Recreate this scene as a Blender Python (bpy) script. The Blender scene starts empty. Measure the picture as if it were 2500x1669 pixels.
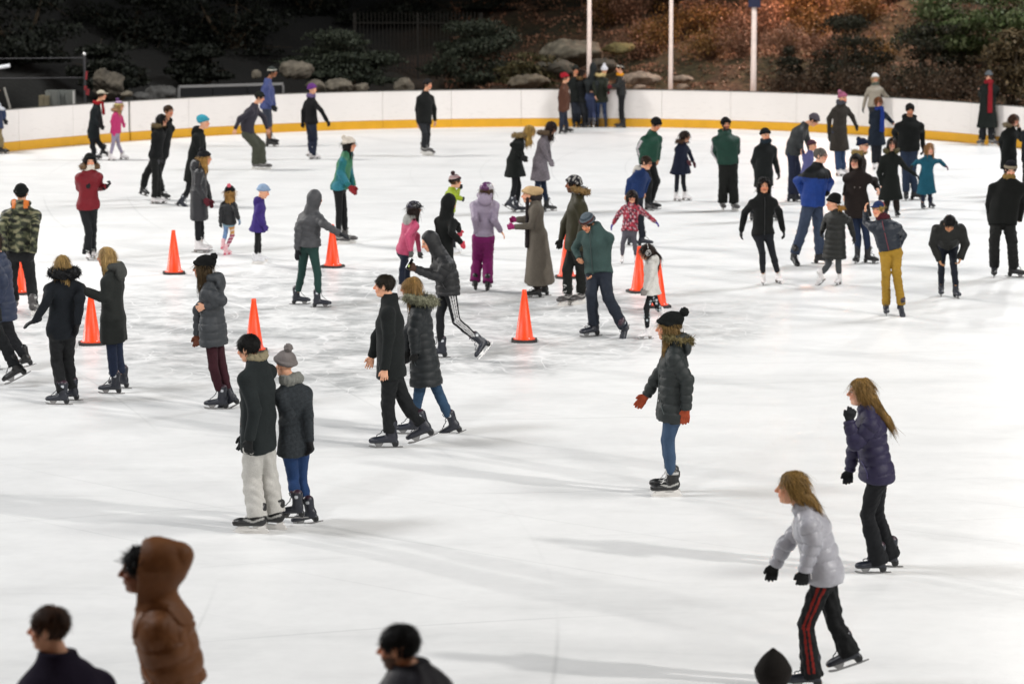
import bpy, math, random
import numpy as np
from mathutils import Vector, Matrix

# ---------------------------------------------------------------- camera, world, lights
scene = bpy.context.scene
COL = scene.collection
PW, PH = 2500.0, 1669.0            # size of the photograph
FPX = 7089.0                       # focal length in photograph pixels
CAMH = 5.7
TAU = math.atan((PH / 2 + 198.0) / FPX)

cam_data = bpy.data.cameras.new('camera')
cam = bpy.data.objects.new('camera', cam_data)
COL.objects.link(cam)
cam.location = (0, 0, CAMH)
cam.rotation_euler = (math.pi / 2 - TAU, 0, 0)
cam_data.sensor_width = 36.0
cam_data.lens = 36.0 * FPX / PW
cam_data.clip_start = 0.5
cam_data.clip_end = 600.0
cam_data.dof.use_dof = True
cam_data.dof.focus_distance = 31.0
cam_data.dof.aperture_fstop = 2.6
scene.camera = cam

world = bpy.data.worlds.new('World')
scene.world = world
world.use_nodes = True
wn = world.node_tree
sky = wn.nodes.new('ShaderNodeTexSky')
sky.sky_type = 'NISHITA'
sky.sun_disc = False
sky.sun_elevation = math.radians(2.0)
sky.sun_rotation = math.radians(200)
bgn = wn.nodes['Background']
wn.links.new(sky.outputs[0], bgn.inputs[0])
bgn.inputs[1].default_value = 0.02

scene.view_settings.view_transform = 'Standard'
scene.view_settings.look = 'None'
scene.view_settings.exposure = 0.15
scene.view_settings.gamma = 1.0

def flood(name, loc, target, power, color, cone, size=0.6, blend=0.5):
    """a spot lamp outside the picture"""
    l = bpy.data.lights.new(name, 'SPOT')
    l.energy = power * 0.44
    l.color = color
    l.spot_size = math.radians(cone)
    l.spot_blend = blend
    l.shadow_soft_size = size
    o = bpy.data.objects.new(name, l)
    COL.objects.link(o)
    o.location = loc
    d = Vector(target) - Vector(loc)
    o.rotation_euler = d.to_track_quat('-Z', 'Y').to_euler()
    return o

LW = (1.0, 0.97, 0.935)
LC = (0.97, 0.98, 1.0)
flood('floodlight', (23, 106, 21), (-1, 62, 0), 24000, LW, 62, .6, .9)          # low, beyond the board: long shadows towards the camera
flood('floodlight', (-40, 60, 16), (0, 32, 0), 84000, LW, 64, .9, .9)          # low, left
flood('floodlight', (34, 9, 21), (6.5, 27, 0), 78000, LW, 48, .9, .8)          # low, right
flood('floodlight', (25, 23, 29), (4, 31, 0), 42000, LW, 112, 4.5, .7)         # four tall mast heads beside the rink
flood('floodlight', (-25, 23, 29), (-4, 31, 0), 58000, LC, 112, 4.5, .7)
flood('floodlight', (26, 66, 28), (3, 64, 0), 88000, LC, 92, 4.5, .7)
flood('floodlight', (-26, 66, 28), (-3, 63, 0), 88000, LW, 92, 4.5, .7)
flood('floodlight', (14, -4, 20), (1, 50, 0), 30000, LW, 44, 1.5, .9)          # unseen pair behind the camera, added as fill for board and near heads
flood('floodlight', (-14, -4, 20), (-1, 50, 0), 30000, LC, 44, 1.5, .9)
flood('path_lamp', (9.5, 88.5, 6.0), (8.0, 86.5, 1.6), 4800, (1.0, 0.56, 0.38), 140, 0.25, 0.9)

# ---------------------------------------------------------------- picture <-> place
cT, sT = math.cos(TAU), math.sin(TAU)
def ray(u, v):
    x = (u - PW / 2) / FPX
    y = (PH / 2 - v) / FPX
    return np.array((x, cT + y * sT, -sT + y * cT))
def ground(u, v, z=0.0):
    r = ray(u, v)
    return np.array((0, 0, CAMH)) + r * ((z - CAMH) / r[2])
def plane(u, v, Y):
    r = ray(u, v)
    return np.array((0, 0, CAMH)) + r * (Y / r[1])
def srgb(h, g=1.0):
    h = h.lstrip('#')
    out = []
    for i in (0, 2, 4):
        c = int(h[i:i + 2], 16) / 255
        c = c / 12.92 if c <= 0.04045 else ((c + 0.055) / 1.055) ** 2.4
        out.append(min(c * g, 0.95))
    return tuple(out)
# ---------------------------------------------------------------- materials
MATS = {}
def nmat(key):
    m = bpy.data.materials.new(key)
    m.use_nodes = True
    return m, m.node_tree.nodes, m.node_tree.links, m.node_tree.nodes['Principled BSDF']

def fabric(col, rough=0.85, wave=60.0, bump=0.25, vary=0.25, sheen=0.0, attr=False, spec=0.3, name='fabric'):
    key = (tuple(round(c, 3) for c in col), rough, wave, bump, vary, attr, spec)
    dye = .72 if name.endswith('cloth') else .85       # cloth is darker than its brightest lit patch
    if key in MATS:
        return MATS[key]
    m, N, L, b = nmat(name)
    tc = N.new('ShaderNodeTexCoord')
    n1 = N.new('ShaderNodeTexNoise'); n1.inputs['Scale'].default_value = 7.0; n1.inputs['Detail'].default_value = 4
    n2 = N.new('ShaderNodeTexNoise'); n2.inputs['Scale'].default_value = wave; n2.inputs['Detail'].default_value = 3
    L.new(tc.outputs['Object'], n1.inputs['Vector']); L.new(tc.outputs['Object'], n2.inputs['Vector'])
    mr = N.new('ShaderNodeMapRange')
    mr.inputs[3].default_value = (1 - vary) * dye; mr.inputs[4].default_value = (1 + vary) * dye
    add = N.new('ShaderNodeMath'); add.operation = 'ADD'
    L.new(n1.outputs[0], add.inputs[0]); L.new(n2.outputs[0], add.inputs[1])
    mr.inputs[1].default_value = 0.6; mr.inputs[2].default_value = 1.4
    L.new(add.outputs[0], mr.inputs[0])
    mul = N.new('ShaderNodeVectorMath'); mul.operation = 'SCALE'
    if attr:
        a = N.new('ShaderNodeAttribute'); a.attribute_name = 'Col'
        L.new(a.outputs['Color'], mul.inputs[0])
    else:
        mul.inputs[0].default_value = col
    L.new(mr.outputs[0], mul.inputs['Scale'])
    L.new(mul.outputs[0], b.inputs['Base Color'])
    b.inputs['Roughness'].default_value = rough
    b.inputs['Specular IOR Level'].default_value = spec
    bp = N.new('ShaderNodeBump'); bp.inputs['Strength'].default_value = bump; bp.inputs['Distance'].default_value = 0.01
    L.new(n2.outputs[0], bp.inputs['Height']); L.new(bp.outputs[0], b.inputs['Normal'])
    MATS[key] = m
    return m

def hairmat(col):
    key = ('hair', tuple(round(c, 3) for c in col))
    if key in MATS:
        return MATS[key]
    m, N, L, b = nmat('hair')
    tc = N.new('ShaderNodeTexCoord')
    mp = N.new('ShaderNodeMapping'); mp.inputs['Scale'].default_value = (90, 90, 6)
    n = N.new('ShaderNodeTexNoise'); n.inputs['Scale'].default_value = 1.0; n.inputs['Detail'].default_value = 4
    L.new(tc.outputs['Object'], mp.inputs['Vector']); L.new(mp.outputs[0], n.inputs['Vector'])
    cr = N.new('ShaderNodeValToRGB')
    cr.color_ramp.elements[0].position = 0.3; cr.color_ramp.elements[1].position = 0.72
    cr.color_ramp.elements[0].color = (*[c * 0.4 for c in col], 1)
    cr.color_ramp.elements[1].color = (*[min(1, c * 1.1) for c in col], 1)
    L.new(n.outputs[0], cr.inputs[0])
    ge = N.new('ShaderNodeNewGeometry'); mr = N.new('ShaderNodeMapRange'); mr.inputs[3].default_value = .55; mr.inputs[4].default_value = 1.3
    L.new(ge.outputs['Random Per Island'], mr.inputs[0])
    vm = N.new('ShaderNodeVectorMath'); vm.operation = 'SCALE'; L.new(cr.outputs[0], vm.inputs[0]); L.new(mr.outputs[0], vm.inputs['Scale'])
    L.new(vm.outputs[0], b.inputs['Base Color'])
    b.inputs['Roughness'].default_value = 0.55; b.inputs['Specular IOR Level'].default_value = 0.22
    bp = N.new('ShaderNodeBump'); bp.inputs['Strength'].default_value = 0.4; bp.inputs['Distance'].default_value = 0.01
    L.new(n.outputs[0], bp.inputs['Height']); L.new(bp.outputs[0], b.inputs['Normal'])
    MATS[key] = m
    return m

def plain(name, col, rough=0.5, metal=0.0, spec=0.5, noise=0.0, scale=20.0, coat=0.0):
    key = (name, tuple(round(c, 3) for c in col), rough, metal, noise)
    if key in MATS:
        return MATS[key]
    m, N, L, b = nmat(name)
    b.inputs['Base Color'].default_value = (*col, 1)
    b.inputs['Roughness'].default_value = rough
    b.inputs['Metallic'].default_value = metal
    b.inputs['Specular IOR Level'].default_value = spec
    if noise:
        tc = N.new('ShaderNodeTexCoord')
        n = N.new('ShaderNodeTexNoise'); n.inputs['Scale'].default_value = scale; n.inputs['Detail'].default_value = 6
        L.new(tc.outputs['Object'], n.inputs['Vector'])
        cr = N.new('ShaderNodeValToRGB')
        cr.color_ramp.elements[0].position = 0.3; cr.color_ramp.elements[1].position = 0.7
        cr.color_ramp.elements[0].color = (*[c * (1 - noise) for c in col], 1)
        cr.color_ramp.elements[1].color = (*[min(1, c * (1 + noise)) for c in col], 1)
        L.new(n.outputs[0], cr.inputs[0]); L.new(cr.outputs[0], b.inputs['Base Color'])
        bp = N.new('ShaderNodeBump'); bp.inputs['Strength'].default_value = 0.3; bp.inputs['Distance'].default_value = 0.02
        L.new(n.outputs[0], bp.inputs['Height']); L.new(bp.outputs[0], b.inputs['Normal'])
    MATS[key] = m
    return m

def skinmat():
    if 'skin' in MATS:
        return MATS['skin']
    m, N, L, b = nmat('skin')
    a = N.new('ShaderNodeAttribute'); a.attribute_name = 'Col'
    L.new(a.outputs['Color'], b.inputs['Base Color'])
    b.inputs['Roughness'].default_value = 0.55
    b.inputs['Specular IOR Level'].default_value = 0.35
    b.inputs['Subsurface Weight'].default_value = 0.12
    b.inputs['Subsurface Radius'].default_value = (0.012, 0.005, 0.003)
    MATS['skin'] = m
    return m

# ---------------------------------------------------------------- objects
def link(name, me, mat, parent=None, loc=None):
    o = bpy.data.objects.new(name, me)
    COL.objects.link(o)
    if mat is not None:
        me.materials.append(mat)
    if parent is not None:
        o.parent = parent
    if loc is not None:
        o.location = loc
    return o

def tag(o, label=None, cat=None, group=None, kind=None):
    if label: o['label'] = label
    if cat: o['category'] = cat
    if group: o['group'] = group
    if kind: o['kind'] = kind
    return o

def empty(name, loc, rz=0.0):
    o = bpy.data.objects.new(name, None)
    COL.objects.link(o)
    o.empty_display_size = 0.2
    o.location = loc
    o.rotation_euler = (0, 0, rz)
    return o

def mesh_np(name, V, F, smooth=True, col=None):
    """mesh from numpy arrays: V (n,3), F (m,k) all of one corner count"""
    me = bpy.data.meshes.new(name)
    V = np.ascontiguousarray(V, dtype=np.float32); F = np.ascontiguousarray(F, dtype=np.int32)
    m, k = F.shape
    me.vertices.add(len(V)); me.vertices.foreach_set('co', V.ravel())
    me.loops.add(m * k); me.loops.foreach_set('vertex_index', F.ravel())
    me.polygons.add(m)
    me.polygons.foreach_set('loop_start', np.arange(0, m * k, k, dtype=np.int32))
    me.update(calc_edges=True)
    if smooth:
        me.polygons.foreach_set('use_smooth', np.ones(m, dtype=bool))
    if col is not None:
        ca = me.color_attributes.new('Col', 'FLOAT_COLOR', 'POINT')
        c4 = np.ones((len(V), 4), dtype=np.float32); c4[:, :3] = col
        ca.data.foreach_set('color', c4.ravel())
    return me

class MB:
    """collects simple shapes into one mesh"""
    def __init__(s): s.V = []; s.F = []
    def add(s, V, F):
        n = len(s.V); s.V += [tuple(v) for v in V]; s.F += [tuple(i + n for i in f) for f in F]; return s
    def box(s, c, d, R=None):
        V = [((i - .5) * d[0], (j - .5) * d[1], (k - .5) * d[2]) for k in (0, 1) for j in (0, 1) for i in (0, 1)]
        if R is not None: V = [R @ Vector(v) for v in V]
        V = [(v[0] + c[0], v[1] + c[1], v[2] + c[2]) for v in V]
        return s.add(V, [(0, 2, 3, 1), (4, 5, 7, 6), (0, 1, 5, 4), (2, 6, 7, 3), (0, 4, 6, 2), (1, 3, 7, 5)])
    def tube(s, pts, r, n=8, cap=True):
        pts = [Vector(p) for p in pts]
        rs = r if isinstance(r, (list, tuple)) else [r] * len(pts)
        rings = []
        for i, p in enumerate(pts):
            t = (pts[min(i + 1, len(pts) - 1)] - pts[max(i - 1, 0)]).normalized()
            a = t.orthogonal().normalized() if i == 0 else (rings[-1][1] - t * rings[-1][1].dot(t)).normalized()
            rings.append((p, a, t.cross(a)))
        V = []; F = []
        for (p, a, b), rr in zip(rings, rs):
            for k in range(n):
                an = 2 * math.pi * k / n
                V.append(p + a * (rr * math.cos(an)) + b * (rr * math.sin(an)))
        for i in range(len(pts) - 1):
            for k in range(n):
                F.append((i * n + k, i * n + (k + 1) % n, (i + 1) * n + (k + 1) % n, (i + 1) * n + k))
        if cap:
            F.append(tuple(range(n - 1, -1, -1))); F.append(tuple(range((len(pts) - 1) * n, len(pts) * n)))
        return s.add(V, F)
    def lathe(s, prof, n=24, c=(0, 0, 0)):
        V = []; F = []
        for r, z in prof:
            for k in range(n):
                a = 2 * math.pi * k / n
                V.append((c[0] + r * math.cos(a), c[1] + r * math.sin(a), c[2] + z))
        for i in range(len(prof) - 1):
            for k in range(n):
                F.append((i * n + k, i * n + (k + 1) % n, (i + 1) * n + (k + 1) % n, (i + 1) * n + k))
        F.append(tuple(range(n - 1, -1, -1))); F.append(tuple(range((len(prof) - 1) * n, len(prof) * n)))
        return s.add(V, F)
    def prism(s, poly, t, M=None):
        """poly: (y,z) outline, thickness t along x"""
        n = len(poly)
        V = [(-t / 2, a, b) for a, b in poly] + [(t / 2, a, b) for a, b in poly]
        F = [tuple(range(n - 1, -1, -1)), tuple(range(n, 2 * n))]
        F += [(i, (i + 1) % n, n + (i + 1) % n, n + i) for i in range(n)]
        if M is not None: V = [M @ Vector(v) for v in V]
        return s.add(V, F)
    def mesh(s, name, smooth=False):
        me = bpy.data.meshes.new(name)
        me.from_pydata(s.V, [], s.F); me.update()
        if smooth:
            me.polygons.foreach_set('use_smooth', [True] * len(me.polygons))
        return me
    def build(s, name, mat, parent=None, smooth=False, loc=None):
        return link(name, s.mesh(name, smooth), mat, parent, loc)

# ---------------------------------------------------------------- distance-field modelling
def axis_coords(lo, hi, h, fine):
    out = [lo]
    while out[-1] < hi:
        p = out[-1]; st = h
        for a, b, hf in fine:
            if a <= p < b: st = min(st, hf)
            elif p < a and p + st > a: st = max(a - p, hf)
        out.append(p + st)
    return np.array(out, dtype=np.float32)

class Field:
    def __init__(s, lo, hi, h, fine=()):
        s.ax = [axis_coords(lo[i], hi[i], h, [(c[i] - r, c[i] + r, hf) for c, r, hf in fine]) for i in range(3)]
        s.h = h
        s.n = tuple(len(a) for a in s.ax)
        s.d = np.full(s.n, 9.0, dtype=np.float32)
        s.arc = np.zeros(s.n, dtype=np.float32)
        s.tag = np.zeros(s.n, dtype=np.int8)
    def _sub(s, lo, hi):
        sl = []
        for i in range(3):
            a = max(int(np.searchsorted(s.ax[i], lo[i])) - 1, 0); b = min(int(np.searchsorted(s.ax[i], hi[i])) + 1, s.n[i])
            if b <= a: return None
            sl.append(slice(a, b))
        return tuple(sl)
    def _grid(s, sl):
        return (s.ax[0][sl[0]][:, None, None], s.ax[1][sl[1]][None, :, None], s.ax[2][sl[2]][None, None, :])
    def _merge(s, sl, dn, k, arc, tg, sub=False):
        do = s.d[sl]
        if sub:
            if k > 0:
                h = np.maximum(k - np.abs(do + dn), 0) / k
                s.d[sl] = np.maximum(do, -dn) + h * h * k * .25
            else:
                s.d[sl] = np.maximum(do, -dn)
            return
        near = dn < do
        s.tag[sl][near] = tg
        if arc is not None:
            a = s.arc[sl]; a[near] = np.broadcast_to(arc, dn.shape)[near]
        if k > 0:
            h = np.maximum(k - np.abs(do - dn), 0) / k
            s.d[sl] = np.minimum(do, dn) - h * h * k * .25
        else:
            s.d[sl] = np.minimum(do, dn)
    def seg(s, a, b, ra, rb, S=None, k=0.02, arc0=0.0, tg=0, sub=False):
        """round cone a->b; with S (a unit lateral vector) ra, rb are (lateral, depth) half axes"""
        a = np.asarray(a, float); b = np.asarray(b, float)
        ra2 = ra if isinstance(ra, (tuple, list)) else (ra, ra); rb2 = rb if isinstance(rb, (tuple, list)) else (rb, rb)
        R = max(tuple(ra2) + tuple(rb2)) + 3 * s.h + k
        sl = s._sub(np.minimum(a, b) - R, np.maximum(a, b) + R)
        if sl is None: return s
        X, Y, Z = s._grid(sl)
        px, py, pz = X - a[0], Y - a[1], Z - a[2]
        v = b - a; L2 = float(v @ v) + 1e-9; L = math.sqrt(L2)
        t = np.clip((px * v[0] + py * v[1] + pz * v[2]) / L2, 0, 1)
        qx, qy, qz = px - t * v[0], py - t * v[1], pz - t * v[2]
        if S is None:
            dn = np.sqrt(qx * qx + qy * qy + qz * qz) - (ra2[0] + (rb2[0] - ra2[0]) * t)
        else:
            T = v / L; S = np.asarray(S, float); S = S - T * (S @ T); S /= np.linalg.norm(S) + 1e-9
            Fv = np.cross(T, S)
            qs = qx * S[0] + qy * S[1] + qz * S[2]; qf = qx * Fv[0] + qy * Fv[1] + qz * Fv[2]; qa = qx * T[0] + qy * T[1] + qz * T[2]
            rs = ra2[0] + (rb2[0] - ra2[0]) * t; rf = ra2[1] + (rb2[1] - ra2[1]) * t
            rm = np.minimum(rs, rf)
            dn = (np.sqrt((qs / rs) ** 2 + (qf / rf) ** 2 + (qa / rm) ** 2) - 1) * rm
        s._merge(sl, dn.astype(np.float32), k, arc0 + t * L, tg, sub)
        return s
    def ell(s, c, r, M=None, k=0.02, tg=0, sub=False):
        """ellipsoid, axes = rows of M"""
        c = np.asarray(c, float); R = max(r) + 3 * s.h + k
        sl = s._sub(c - R, c + R)
        if sl is None: return s
        X, Y, Z = s._grid(sl)
        px, py, pz = X - c[0], Y - c[1], Z - c[2]
        if M is None: u, v, w = px, py, pz
        else:
            u = px * M[0][0] + py * M[0][1] + pz * M[0][2]; v = px * M[1][0] + py * M[1][1] + pz * M[1][2]; w = px * M[2][0] + py * M[2][1] + pz * M[2][2]
        k0 = np.sqrt((u / r[0]) ** 2 + (v / r[1]) ** 2 + (w / r[2]) ** 2)
        k1 = np.sqrt((u / r[0] ** 2) ** 2 + (v / r[1] ** 2) ** 2 + (w / r[2] ** 2) ** 2) + 1e-6
        dn = k0 * (k0 - 1) / k1
        s._merge(sl, dn.astype(np.float32), k, None, tg, sub)
        return s
    def cut(s, p, n, lo=None, hi=None, tg=None):
        """remove everything on the side of the plane that n points to (inside the box lo..hi if given)"""
        sl = s._sub(lo, hi) if lo is not None else (slice(0, s.n[0]), slice(0, s.n[1]), slice(0, s.n[2]))
        if sl is None: return s
        X, Y, Z = s._grid(sl)
        dn = (X - p[0]) * n[0] + (Y - p[1]) * n[1] + (Z - p[2]) * n[2]
        if tg is None: s.d[sl] = np.maximum(s.d[sl], dn.astype(np.float32))
        else: s.d[sl] = np.where(s.tag[sl] == tg, np.maximum(s.d[sl], dn.astype(np.float32)), s.d[sl])
        return s
    def surface(s):
        d = s.d; n = s.n
        ins = d < 0
        i8 = ins.view(np.uint8)
        cnt = i8[:-1, :-1, :-1].copy()
        for o in ((1, 0, 0), (0, 1, 0), (0, 0, 1), (1, 1, 0), (1, 0, 1), (0, 1, 1), (1, 1, 1)):
            cnt += i8[o[0]:n[0] - 1 + o[0], o[1]:n[1] - 1 + o[1], o[2]:n[2] - 1 + o[2]]
        act = (cnt > 0) & (cnt < 8)
        I, J, K = np.nonzero(act)
        if len(I) == 0: return None
        idx = np.full(act.shape, -1, dtype=np.int32); idx[I, J, K] = np.arange(len(I))
        C = {(a, b, c): d[I + a, J + b, K + c] for a in (0, 1) for b in (0, 1) for c in (0, 1)}
        P = np.zeros((len(I), 3)); W = np.zeros(len(I))
        for axn in range(3):
            for a in (0, 1):
                for b in (0, 1):
                    o0 = [a, b]; o0.insert(axn, 0); o1 = [a, b]; o1.insert(axn, 1)
                    v0, v1 = C[tuple(o0)], C[tuple(o1)]
                    m = (v0 < 0) != (v1 < 0)
                    t = np.where(m, v0 / np.where(m, v0 - v1, 1), 0)
                    for q in range(3):
                        P[:, q] += np.where(m, (t if q == axn else o0[q]), 0)
                    W += m
        P /= W[:, None]
        V = np.empty_like(P)
        for q, ix in enumerate((I, J, K)):
            a0 = s.ax[q][ix]; V[:, q] = a0 + P[:, q] * (s.ax[q][ix + 1] - a0)
        Fs = []
        for axn in range(3):
            o1 = [slice(0, n[q]) for q in range(3)]; o2 = list(o1)
            o1[axn] = slice(0, n[axn] - 1); o2[axn] = slice(1, n[axn])
            A, B = ins[tuple(o1)], ins[tuple(o2)]
            ch = A != B
            E = np.array(np.nonzero(ch))
            u, w = [(1, 2), (2, 0), (0, 1)][axn]
            ok = (E[u] > 0) & (E[w] > 0) & (E[u] < n[u] - 1) & (E[w] < n[w] - 1)
            E = E[:, ok]
            def cell(du, dw):
                e = [E[0], E[1], E[2]]; e[u] = e[u] - du; e[w] = e[w] - dw
                return idx[e[0], e[1], e[2]]
            q = np.stack([cell(1, 1), cell(0, 1), cell(0, 0), cell(1, 0)], 1)
            inside_first = A[E[0], E[1], E[2]]
            q[~inside_first] = q[~inside_first][:, ::-1]
            Fs.append(q)
        F = np.concatenate(Fs)
        F = F[(F >= 0).all(1)]
        s.vi = (I, J, K)
        return V, F
    def vattr(s):
        I, J, K = s.vi
        return s.arc[I, J, K], s.tag[I, J, K]

def vnormals(V, F):
    fn = np.cross(V[F[:, 2]] - V[F[:, 0]], V[F[:, 3]] - V[F[:, 1]])
    N = np.zeros_like(V)
    for c in range(4):
        for q in range(3):
            N[:, q] += np.bincount(F[:, c], fn[:, q], len(V))
    return N / (np.linalg.norm(N, axis=1)[:, None] + 1e-12)

def wavy(V, seed, wl=0.11, n=7):
    """smooth 3-D noise, about -1..1"""
    r = np.random.RandomState(seed)
    out = np.zeros(len(V))
    for i in range(n):
        k = r.normal(size=3); k *= 2 * math.pi / (wl * (0.5 + r.rand() * 1.2)) / np.linalg.norm(k)
        out += np.sin(V @ k + r.rand() * 6.28)
    return out / math.sqrt(n) / 1.2

def smooth(V, F, it=1):
    e = np.concatenate([F[:, [0, 1]], F[:, [1, 2]], F[:, [2, 3]], F[:, [3, 0]]])
    deg = np.bincount(e[:, 0], minlength=len(V)) + np.bincount(e[:, 1], minlength=len(V)) + 1e-9
    for _ in range(it):
        S = np.zeros_like(V)
        for q in range(3):
            S[:, q] = np.bincount(e[:, 0], V[e[:, 1], q], len(V)) + np.bincount(e[:, 1], V[e[:, 0], q], len(V))
        V = V * 0.4 + 0.6 * S / deg[:, None]
    return V
# ---------------------------------------------------------------- the setting
WB = [(5, 371), (181, 356.5), (318, 344), (461, 334), (620, 326), (864, 317), (1012, 312.8), (1259, 310), (1531, 310.5), (1879, 317), (2016, 325), (2258, 341), (2392, 351), (2500, 362)]
_w = np.array([ground(*q)[:2] for q in WB])
_pf = np.polyfit(_w[:, 0], _w[:, 1], 5)
XW0, XW1 = _w[0, 0], _w[-1, 0]
def wall_y(x):
    """the board's line across the rink, carried on straight outside the picture"""
    xc = min(max(x, XW0), XW1)
    y = float(np.polyval(_pf, xc))
    if x != xc:
        s = float(np.polyval(np.polyder(_pf), xc)); y += s * 1.15 * (x - xc)
    return y

def ice_material():
    m, N, L, b = nmat('ice')
    tc = N.new('ShaderNodeTexCoord')
    def noise(scale, detail, dist=0.0, rough=.5, sc=(1, 1, 1), rot=0.0):
        mp = N.new('ShaderNodeMapping'); mp.inputs['Scale'].default_value = sc; mp.inputs['Rotation'].default_value = (0, 0, rot)
        L.new(tc.outputs['Object'], mp.inputs['Vector'])
        n = N.new('ShaderNodeTexNoise'); n.inputs['Scale'].default_value = scale; n.inputs['Detail'].default_value = detail
        n.inputs['Distortion'].default_value = dist; n.inputs['Roughness'].default_value = rough
        L.new(mp.outputs[0], n.inputs['Vector']); return n.outputs[0]
    def rng(x, a, bb, c=0.0, d=1.0):
        r = N.new('ShaderNodeMapRange'); r.inputs[1].default_value = a; r.inputs[2].default_value = bb; r.inputs[3].default_value = c; r.inputs[4].default_value = d
        L.new(x, r.inputs[0]); return r.outputs[0]
    def mth(op, x, y):
        r = N.new('ShaderNodeMath'); r.operation = op
        for i, q in enumerate((x, y)):
            if hasattr(q, 'is_linked') or not isinstance(q, (int, float)): L.new(q, r.inputs[i])
            else: r.inputs[i].default_value = q
        return r.outputs[0]
    def line(x, w):
        """thin curved scratches: where a noise crosses its middle value"""
        d = mth('ABSOLUTE', mth('SUBTRACT', x, .5), 0)
        return rng(d, 0.0, w, 1.0, 0.0)
    # the scuffed, unswept middle of the rink between the cones
    sep = N.new('ShaderNodeSeparateXYZ'); L.new(tc.outputs['Object'], sep.inputs[0])
    wob = noise(.22, 3)
    dx = mth('MULTIPLY', mth('SUBTRACT', sep.outputs[0], -2.2), 1 / 5.6)
    dy = mth('MULTIPLY', mth('SUBTRACT', sep.outputs[1], 41.3), 1 / 6.2)
    rr = mth('ADD', mth('ADD', mth('MULTIPLY', dx, dx), mth('MULTIPLY', dy, dy)), mth('MULTIPLY', mth('SUBTRACT', wob, .5), 2.6))
    zone = rng(rr, .55, 1.25, 1.0, 0.0)
    scuff = rng(noise(1.1, 8, .6, .62, (1, 1.3, 1)), .42, .66)
    scuff2 = rng(noise(5.5, 5, .3, .6), .4, .7)
    sc = mth('MULTIPLY', mth('ADD', mth('MULTIPLY', scuff, .8), mth('MULTIPLY', scuff2, .35)), zone)
    l1 = mth('MAXIMUM', mth('MAXIMUM', line(noise(.33, .6, .4), .0035), line(noise(.55, .4, .2, rot=1.1), .0045)), mth('MAXIMUM', line(noise(.9, .3, .1, rot=2.2), .006), line(noise(1.4, .3, .2, rot=4.0), .007)))
    def arcs(cx, cy, f, w, seed):
        """long blade tracks: thin arcs about a far centre, broken by a noise"""
        ax_ = mth('SUBTRACT', sep.outputs[0], cx); ay_ = mth('SUBTRACT', sep.outputs[1], cy)
        r = mth('SQRT', mth('ADD', mth('MULTIPLY', ax_, ax_), mth('MULTIPLY', ay_, ay_)), 0)
        r = mth('ADD', mth('MULTIPLY', r, f), mth('MULTIPLY', noise(.035, 1, 0, rot=seed), 2.4))
        d = mth('ABSOLUTE', mth('SUBTRACT', mth('FRACT', r, 0), .5), 0)
        return mth('MULTIPLY', rng(d, 0.0, w * f, 1.0, 0.0), rng(noise(.13, 2, .3, rot=seed + 1), .5, .64))
    l2 = mth('MAXIMUM', mth('MAXIMUM', arcs(-9, 95, .5, .03, .4), arcs(14, -22, .37, .03, 1.7)), mth('MAXIMUM', arcs(-42, 20, .31, .03, 2.6), arcs(30, 66, .6, .025, 3.9)))
    l3 = mth('MAXIMUM', arcs(-30, 70, .22, .35, 5.1), arcs(25, 90, .17, .45, 6.3))
    tracks = rng(noise(.5, 6, .2, .6, (.5, 1.6, 1), -.25), .5, .72)
    wide = rng(noise(.16, 3, .5, .5, (.6, 1.8, 1), -.2), .52, .7)
    dark = mth('ADD', mth('MULTIPLY', sc, 1.15), mth('ADD', mth('ADD', mth('MULTIPLY', scuff2, .08), mth('MULTIPLY', tracks, .3)), mth('MULTIPLY', wide, .2)))
    dark = mth('ADD', dark, mth('ADD', mth('MULTIPLY', l2, .3), mth('MULTIPLY', l3, .22)))
    light = mth('MULTIPLY', mth('MULTIPLY', l1, zone), .9)
    mix = N.new('ShaderNodeMix'); mix.data_type = 'RGBA'
    mix.inputs[6].default_value = (.86, .865, .86, 1); mix.inputs[7].default_value = (.42, .43, .43, 1)
    L.new(dark, mix.inputs[0])
    mx2 = N.new('ShaderNodeMix'); mx2.data_type = 'RGBA'; mx2.inputs[7].default_value = (.9, .9, .9, 1)
    L.new(light, mx2.inputs[0]); L.new(mix.outputs[2], mx2.inputs[6])
    L.new(mx2.outputs[2], b.inputs['Base Color'])
    L.new(rng(mth('ADD', tracks, scuff), 0, 2, .34, .5), b.inputs['Roughness'])
    b.inputs['IOR'].default_value = 1.31
    b.inputs['Specular IOR Level'].default_value = .36
    bp = N.new('ShaderNodeBump'); bp.inputs['Strength'].default_value = .35; bp.inputs['Distance'].default_value = .006
    L.new(noise(9, 6, .3, .65), bp.inputs['Height']); L.new(bp.outputs[0], b.inputs['Normal'])
    return m

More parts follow.
